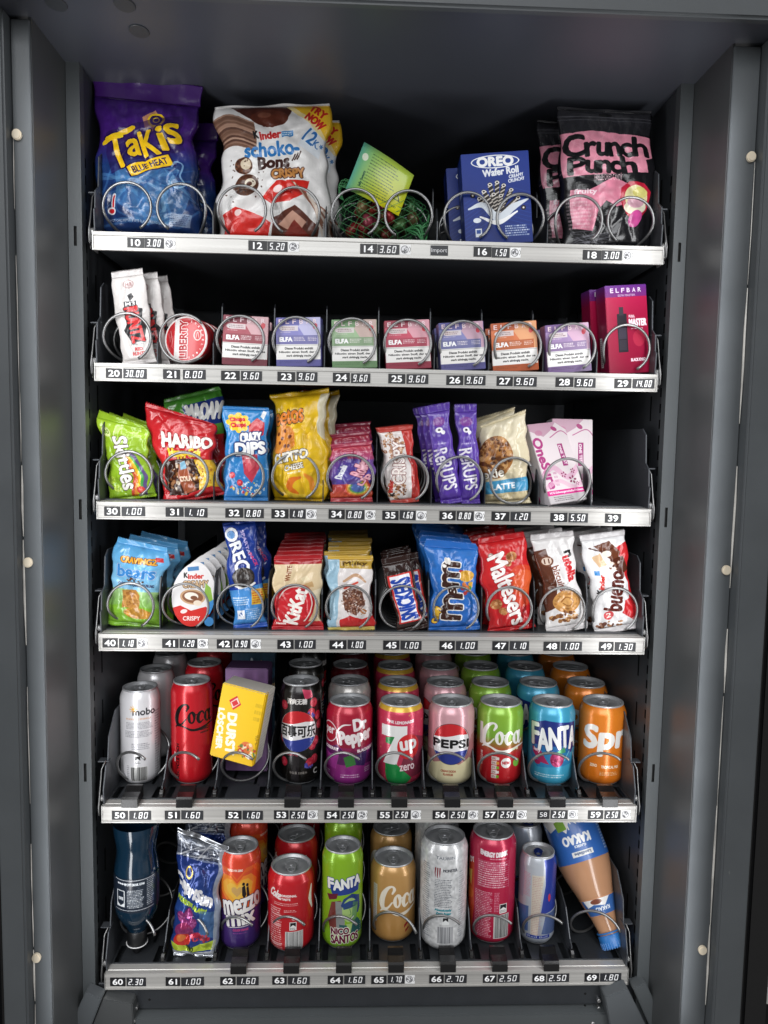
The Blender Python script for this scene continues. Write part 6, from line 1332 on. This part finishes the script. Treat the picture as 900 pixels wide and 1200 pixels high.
A.P([(c-4, 104), (c+10, 106), (c+24, 98), (c+34, 110), (c+36, 122), (c-2, 122)], '#2c5a5a'); A.P([(c+6, 104), (c+16, 104), (c+12, 120)], '#a8c878')
for tx, x0, x1, y0, y1 in (('NICO', -16, 10, 110, 119), ('SANTOS', -16, 26, 120, 132)): A.T(tx, c+x0, y0, c+x1, y1, '#eef0e0', -3, b=2.2); A.T(tx, c+x0, y0, c+x1, y1, '#6a1838', -3, b=.9)
A.L(c-16, 136, c+10, 139, 1, '#24408e', .7); A.L(c+30, 60, c+38, 130, 22, '#e8f0d0', .5)
can_row(5, -.0401, .062, 'sleek', A, 'tall lime green can with a man in a hat printed on it, lane 64', 'tall lime green can', 'lime green cans in lane 64', 0., 1, rzs=[1.3])

A, c = cart('std', '#b88a4e', 65)
A.V(0, 117, '#c09458', '#b4864a'); script_c(A, c-20, 24, 64, 44, '#efe6d4', 1.15, tail=True); A.R(c-33, 30, c-25, 86, '#cfc9c4'); A.L(c-32, 32, c-26, 84, 18, '#8a7a70', .6); A.P([(c+18, 88), (c+26, 82), (c+26, 86), (c+18, 93)], '#8c1a20'); A.P([(c+20, 96), (c+26, 92), (c+26, 95), (c+20, 100)], '#8c1a20')
can_row(5, .0344, .080, 'std', A, 'caramel brown can with white flowing script, front of lane 65', 'caramel brown can', 'caramel cans in lane 65', 0., 1, rzs=[-.7])

A, c = cart('big', '#d4d5d6', 66)
A.N(.06, 3)
for k in range(220): x0, y0 = A.rng.uniform(0, A.w), A.rng.uniform(4, 156); A.S([(x0, y0), (x0+A.rng.normal(0, 3), y0+A.rng.normal(0, 3)), (x0+A.rng.normal(0, 5), y0+A.rng.normal(0, 5))], .6, A.rng.choice(['#a8acb0', '#bcc0c4', '#eeeeee', '#989ca2']), .5)
A.T('TAURIN', c-12, 16, c+16, 20, '#8a8e94', b=.3, arch=-1)
for k in range(3): A.S([(c-12+k*3.2, 34), (c-12.6+k*3.4, 42+2*(k % 2)), (c-11.6+k*3, 47+k % 2*2)], [2, 1.6, .4], '#8a3c44')
A.T('MONSTER', c-1, 35, c+20, 39, '#4a4c52', b=.3); A.L(c-13, 50, c+14, 92, 17, '#4c5058', .75); A.L(c-34, 30, c-20, 140, 34, '#6a6e76', .7); A.L(c+24, 40, c+34, 140, 30, '#8a8e96', .6)
A.T('Absolutely', c-12, 94, c+12, 98, '#2f8a98', b=.5); A.T('Zero Sugar', c-10, 99, c+12, 103, '#2f8a98', b=.5); A.R(c-1, 106, c+9, 117, '#eef0f0'); A.P([(c, 107), (c+8, 107), (c+8, 113), (c+4, 110), (c, 113)], '#26262a'); A.B(c-8, 120, 24, 26, '#3a3c42', '#dcdddf')
wt = can_row(5, .1068, .062, 'big', A, 'large white and grey patterned can with barcode, front of lane 66', 'large white patterned can', 'large white cans in lane 66', 0., 1, rzs=[.9])

A, c = cart('big', '#b81e48', 67)
A.V(0, 30, '#c0284c', '#b41c44'); A.V(30, 160, '#b41c44', '#a81c3c'); A.P([(c-54, 40), (c-30, 36), (c-28, 110), (c-34, 160), (c-54, 160)], '#c8482a'); A.P([(c-48, 60), (c-34, 54), (c-36, 80)], '#e8c060'); A.E(c-40, 90, 10, 9, '#d8702c', a=.8); A.T('DY', c-42, 36, c-30, 43, '#f4e8ec', -20, b=.8)
A.T('ENERGY DRINK', c-18, 16, c+22, 23, '#f6eef0', b=.8, arch=-2.4); A.L(c-4, 27, c+24, 30, 1, '#f4dce2', .9)
for k in range(12): A.S([(c-22, 32+k*3.6), (c+26, 33+k*3.4)], .35, '#e8b8c4', .8)
for x0 in (-22, 2, 10, 18, 26): A.S([(c+x0, 32), (c+x0, 72)], .35, '#e8b8c4', .8)
A.L(c-21, 33, c+25, 72, 12, '#f4dce2', .9); A.L(c-26, 78, c+2, 148, 28, '#f4dce2', .75, 0); A.L(c+4, 78, c+12, 108, 12, '#f4dce2', .6); A.R(c+12, 96, c+24, 110, '#f0eeec'); A.P([(c+13, 97), (c+23, 97), (c+23, 104), (c+18, 101), (c+13, 104)], '#26262a'); A.L(c+13, 105, c+23, 109, 2, '#26262a'); A.B(c+4, 112, 24, 36)
can_row(5, .1802, .076, 'big', A, 'large pink red energy can with nutrition table and barcode, front of lane 67', 'large pink red energy can', 'large pink red cans in lane 67', 0., 0)

A, c = cart('slim', '#aab0b8', 68)
A.V(0, 133, '#b4b9c0', '#9ea4ae'); A.P([(c+10, 4), (c+60, 4), (c+60, 76), (c+6, 84), (c+12, 40)], '#2a3c92'); A.P([(c-84, 4), (c-26, 4), (c-20, 20), (c-22, 64), (c-84, 70)], '#9aa4b4'); A.P([(c-60, 84), (c-12, 74), (c-12, 112), (c-60, 120)], '#35508c', .8); A.P([(c+14, 84), (c+60, 80), (c+60, 120), (c+8, 114)], '#3a4f84', .8)
A.L(c-22, 24, c-9, 60, 16, '#c86a80', .6); A.P([(c-8, 26), (c+10, 26), (c+6, 60), (c+2, 120), (c-8, 120)], '#c8c0b0'); A.L(c-7, 28, c+8, 116, 34, '#a87a80', .55); A.E(c+19, 60, 2.2, 6, '#c83a4c'); A.R(c-14, 116, c+22, 121, '#2a3c92'); A.T('Red Bull', c-12, 117, c+18, 120, '#c8ccd4', b=.2)
can_row(5, .2461, .068, 'slim', A, 'slim silver and blue can with a blue pull tab, front of lane 68', 'slim silver and blue can', 'slim silver cans in lane 68', 0., 1, tabm=mat('blue_tab', '#27408f', .3, .6), rzs=[.8])

# upside-down cocoa bottle leaning left, its cap at the lower right
A = Art(200, 92, '#2f62ae', 3.6, 69)
A.V(0, 92, '#2f60aa', '#3468b4'); A.P([(54, 0), (110, 0), (106, 20), (112, 40), (96, 34), (88, 52), (80, 40), (66, 46), (54, 30)], '#e8e6e4')
for k in range(16): A.S([(90, 24), (90+A.rng.uniform(8, 26)*cos(k), 24+A.rng.uniform(8, 26)*sin(k))], [3, 1.4, .5][0:2], '#e8e6e4')
A.P([(66, 0), (96, 0), (94, 24), (82, 32), (68, 26)], '#6a3626'); A.E(80, 12, 9, 11, '#7a4230'); A.P([(76, 34), (88, 30), (90, 46), (78, 48)], '#7aa83a')
A.T('KAKAO', 80, 56, 114, 68, '#f2f2f2', 180, b=1.2); A.T('CLASSICS', 92, 70, 106, 73, '#f2f2f2', 180, b=.3); A.R(86, 78, 112, 85, '#e8e8e4'); A.T('Landliebe', 89, 79.5, 109, 83.5, '#5a6a8a', 180, b=.3); A.L(132, 6, 146, 86, 20, '#e4e8f0', .8)
ks = printed('sleeve_print', A, .35, 0, .4, .1, 60, .001)
A = Art(130, 28, '#c08a66', 4, 70); A.R(40, 2, 92, 27, '#3a66a8'); A.P([(44, 2), (78, 2), (70, 14), (56, 10), (46, 14)], '#e8e6e4'); A.E(60, 6, 7, 4, '#7a4230'); A.T('KAKAO', 56, 15, 76, 21, '#e8ecf2', 180, b=.5)
ks2 = printed('sleeve_print', A, .35, 0, .4)
tan = mat('cocoa_milk_bottle', '#b98a68', .22, 0, coat=.5, var=.04, vscale=30)
Rk = .0345
tk = bottle([(.0135, .016), (.0135, .024), (.0150, .032), (.0172, .044), (.0205, .058), (.026, .078), (.031, .096), (Rk, .115)]+[(Rk, .115+.1*k/4) for k in range(1, 5)]+[(Rk*.95, .222), (.02, .226), (.001, .226)],
            [(.001, .0), (.0135, .0002), (.0155, .0016), (.0158, .004), (.0158, .016), (.0145, .018)],
            [([(Rk+.0005, .118), (Rk+.0006, .122), (Rk+.0006, .206), (Rk+.0004, .21)], ks), ([(.0176, .044), (.0211, .058), (.0235, .068)], ks2)],
            tan, mat('blue_cap', '#2d72b8', .35), None, 'cocoa drink bottle standing upside down on its blue cap, leaning left in lane 69', cap_ribs=30)
b = MB().tube([(.0150*cos(k*pi/12), .0150*sin(k*pi/12), .0205) for k in range(25)], .0012, 6, False); b.build('cap_seal_ring', mat('blue_cap', '#2d72b8', .35), tk, smooth=True)
x_, z_ = at(717, 1118, .05); xt, zt_ = at(668, 968, .09)
tk.location = (x_-.001, .038, floor_of(5)+.003); tk.scale = (1.14, 1.14, 1.02); ax = Vector((xt-x_, .10, zt_-z_)).normalized()
tk.rotation_euler = ax.to_track_quat('Z', 'Y').to_matrix().to_euler()
Mx = Matrix((ax.cross(Vector((0, 1, 0))).cross(ax) if False else Vector((0, 0, 0)),)*3) if False else None
zA = ax; yA = (Vector((0, 1, 0))-zA*zA.y).normalized(); xA = yA.cross(zA)
tk.rotation_euler = Matrix(((xA.x, yA.x, zA.x), (xA.y, yA.y, zA.y), (xA.z, yA.z, zA.z))).to_euler()
bpy.data.objects.remove(_fo)
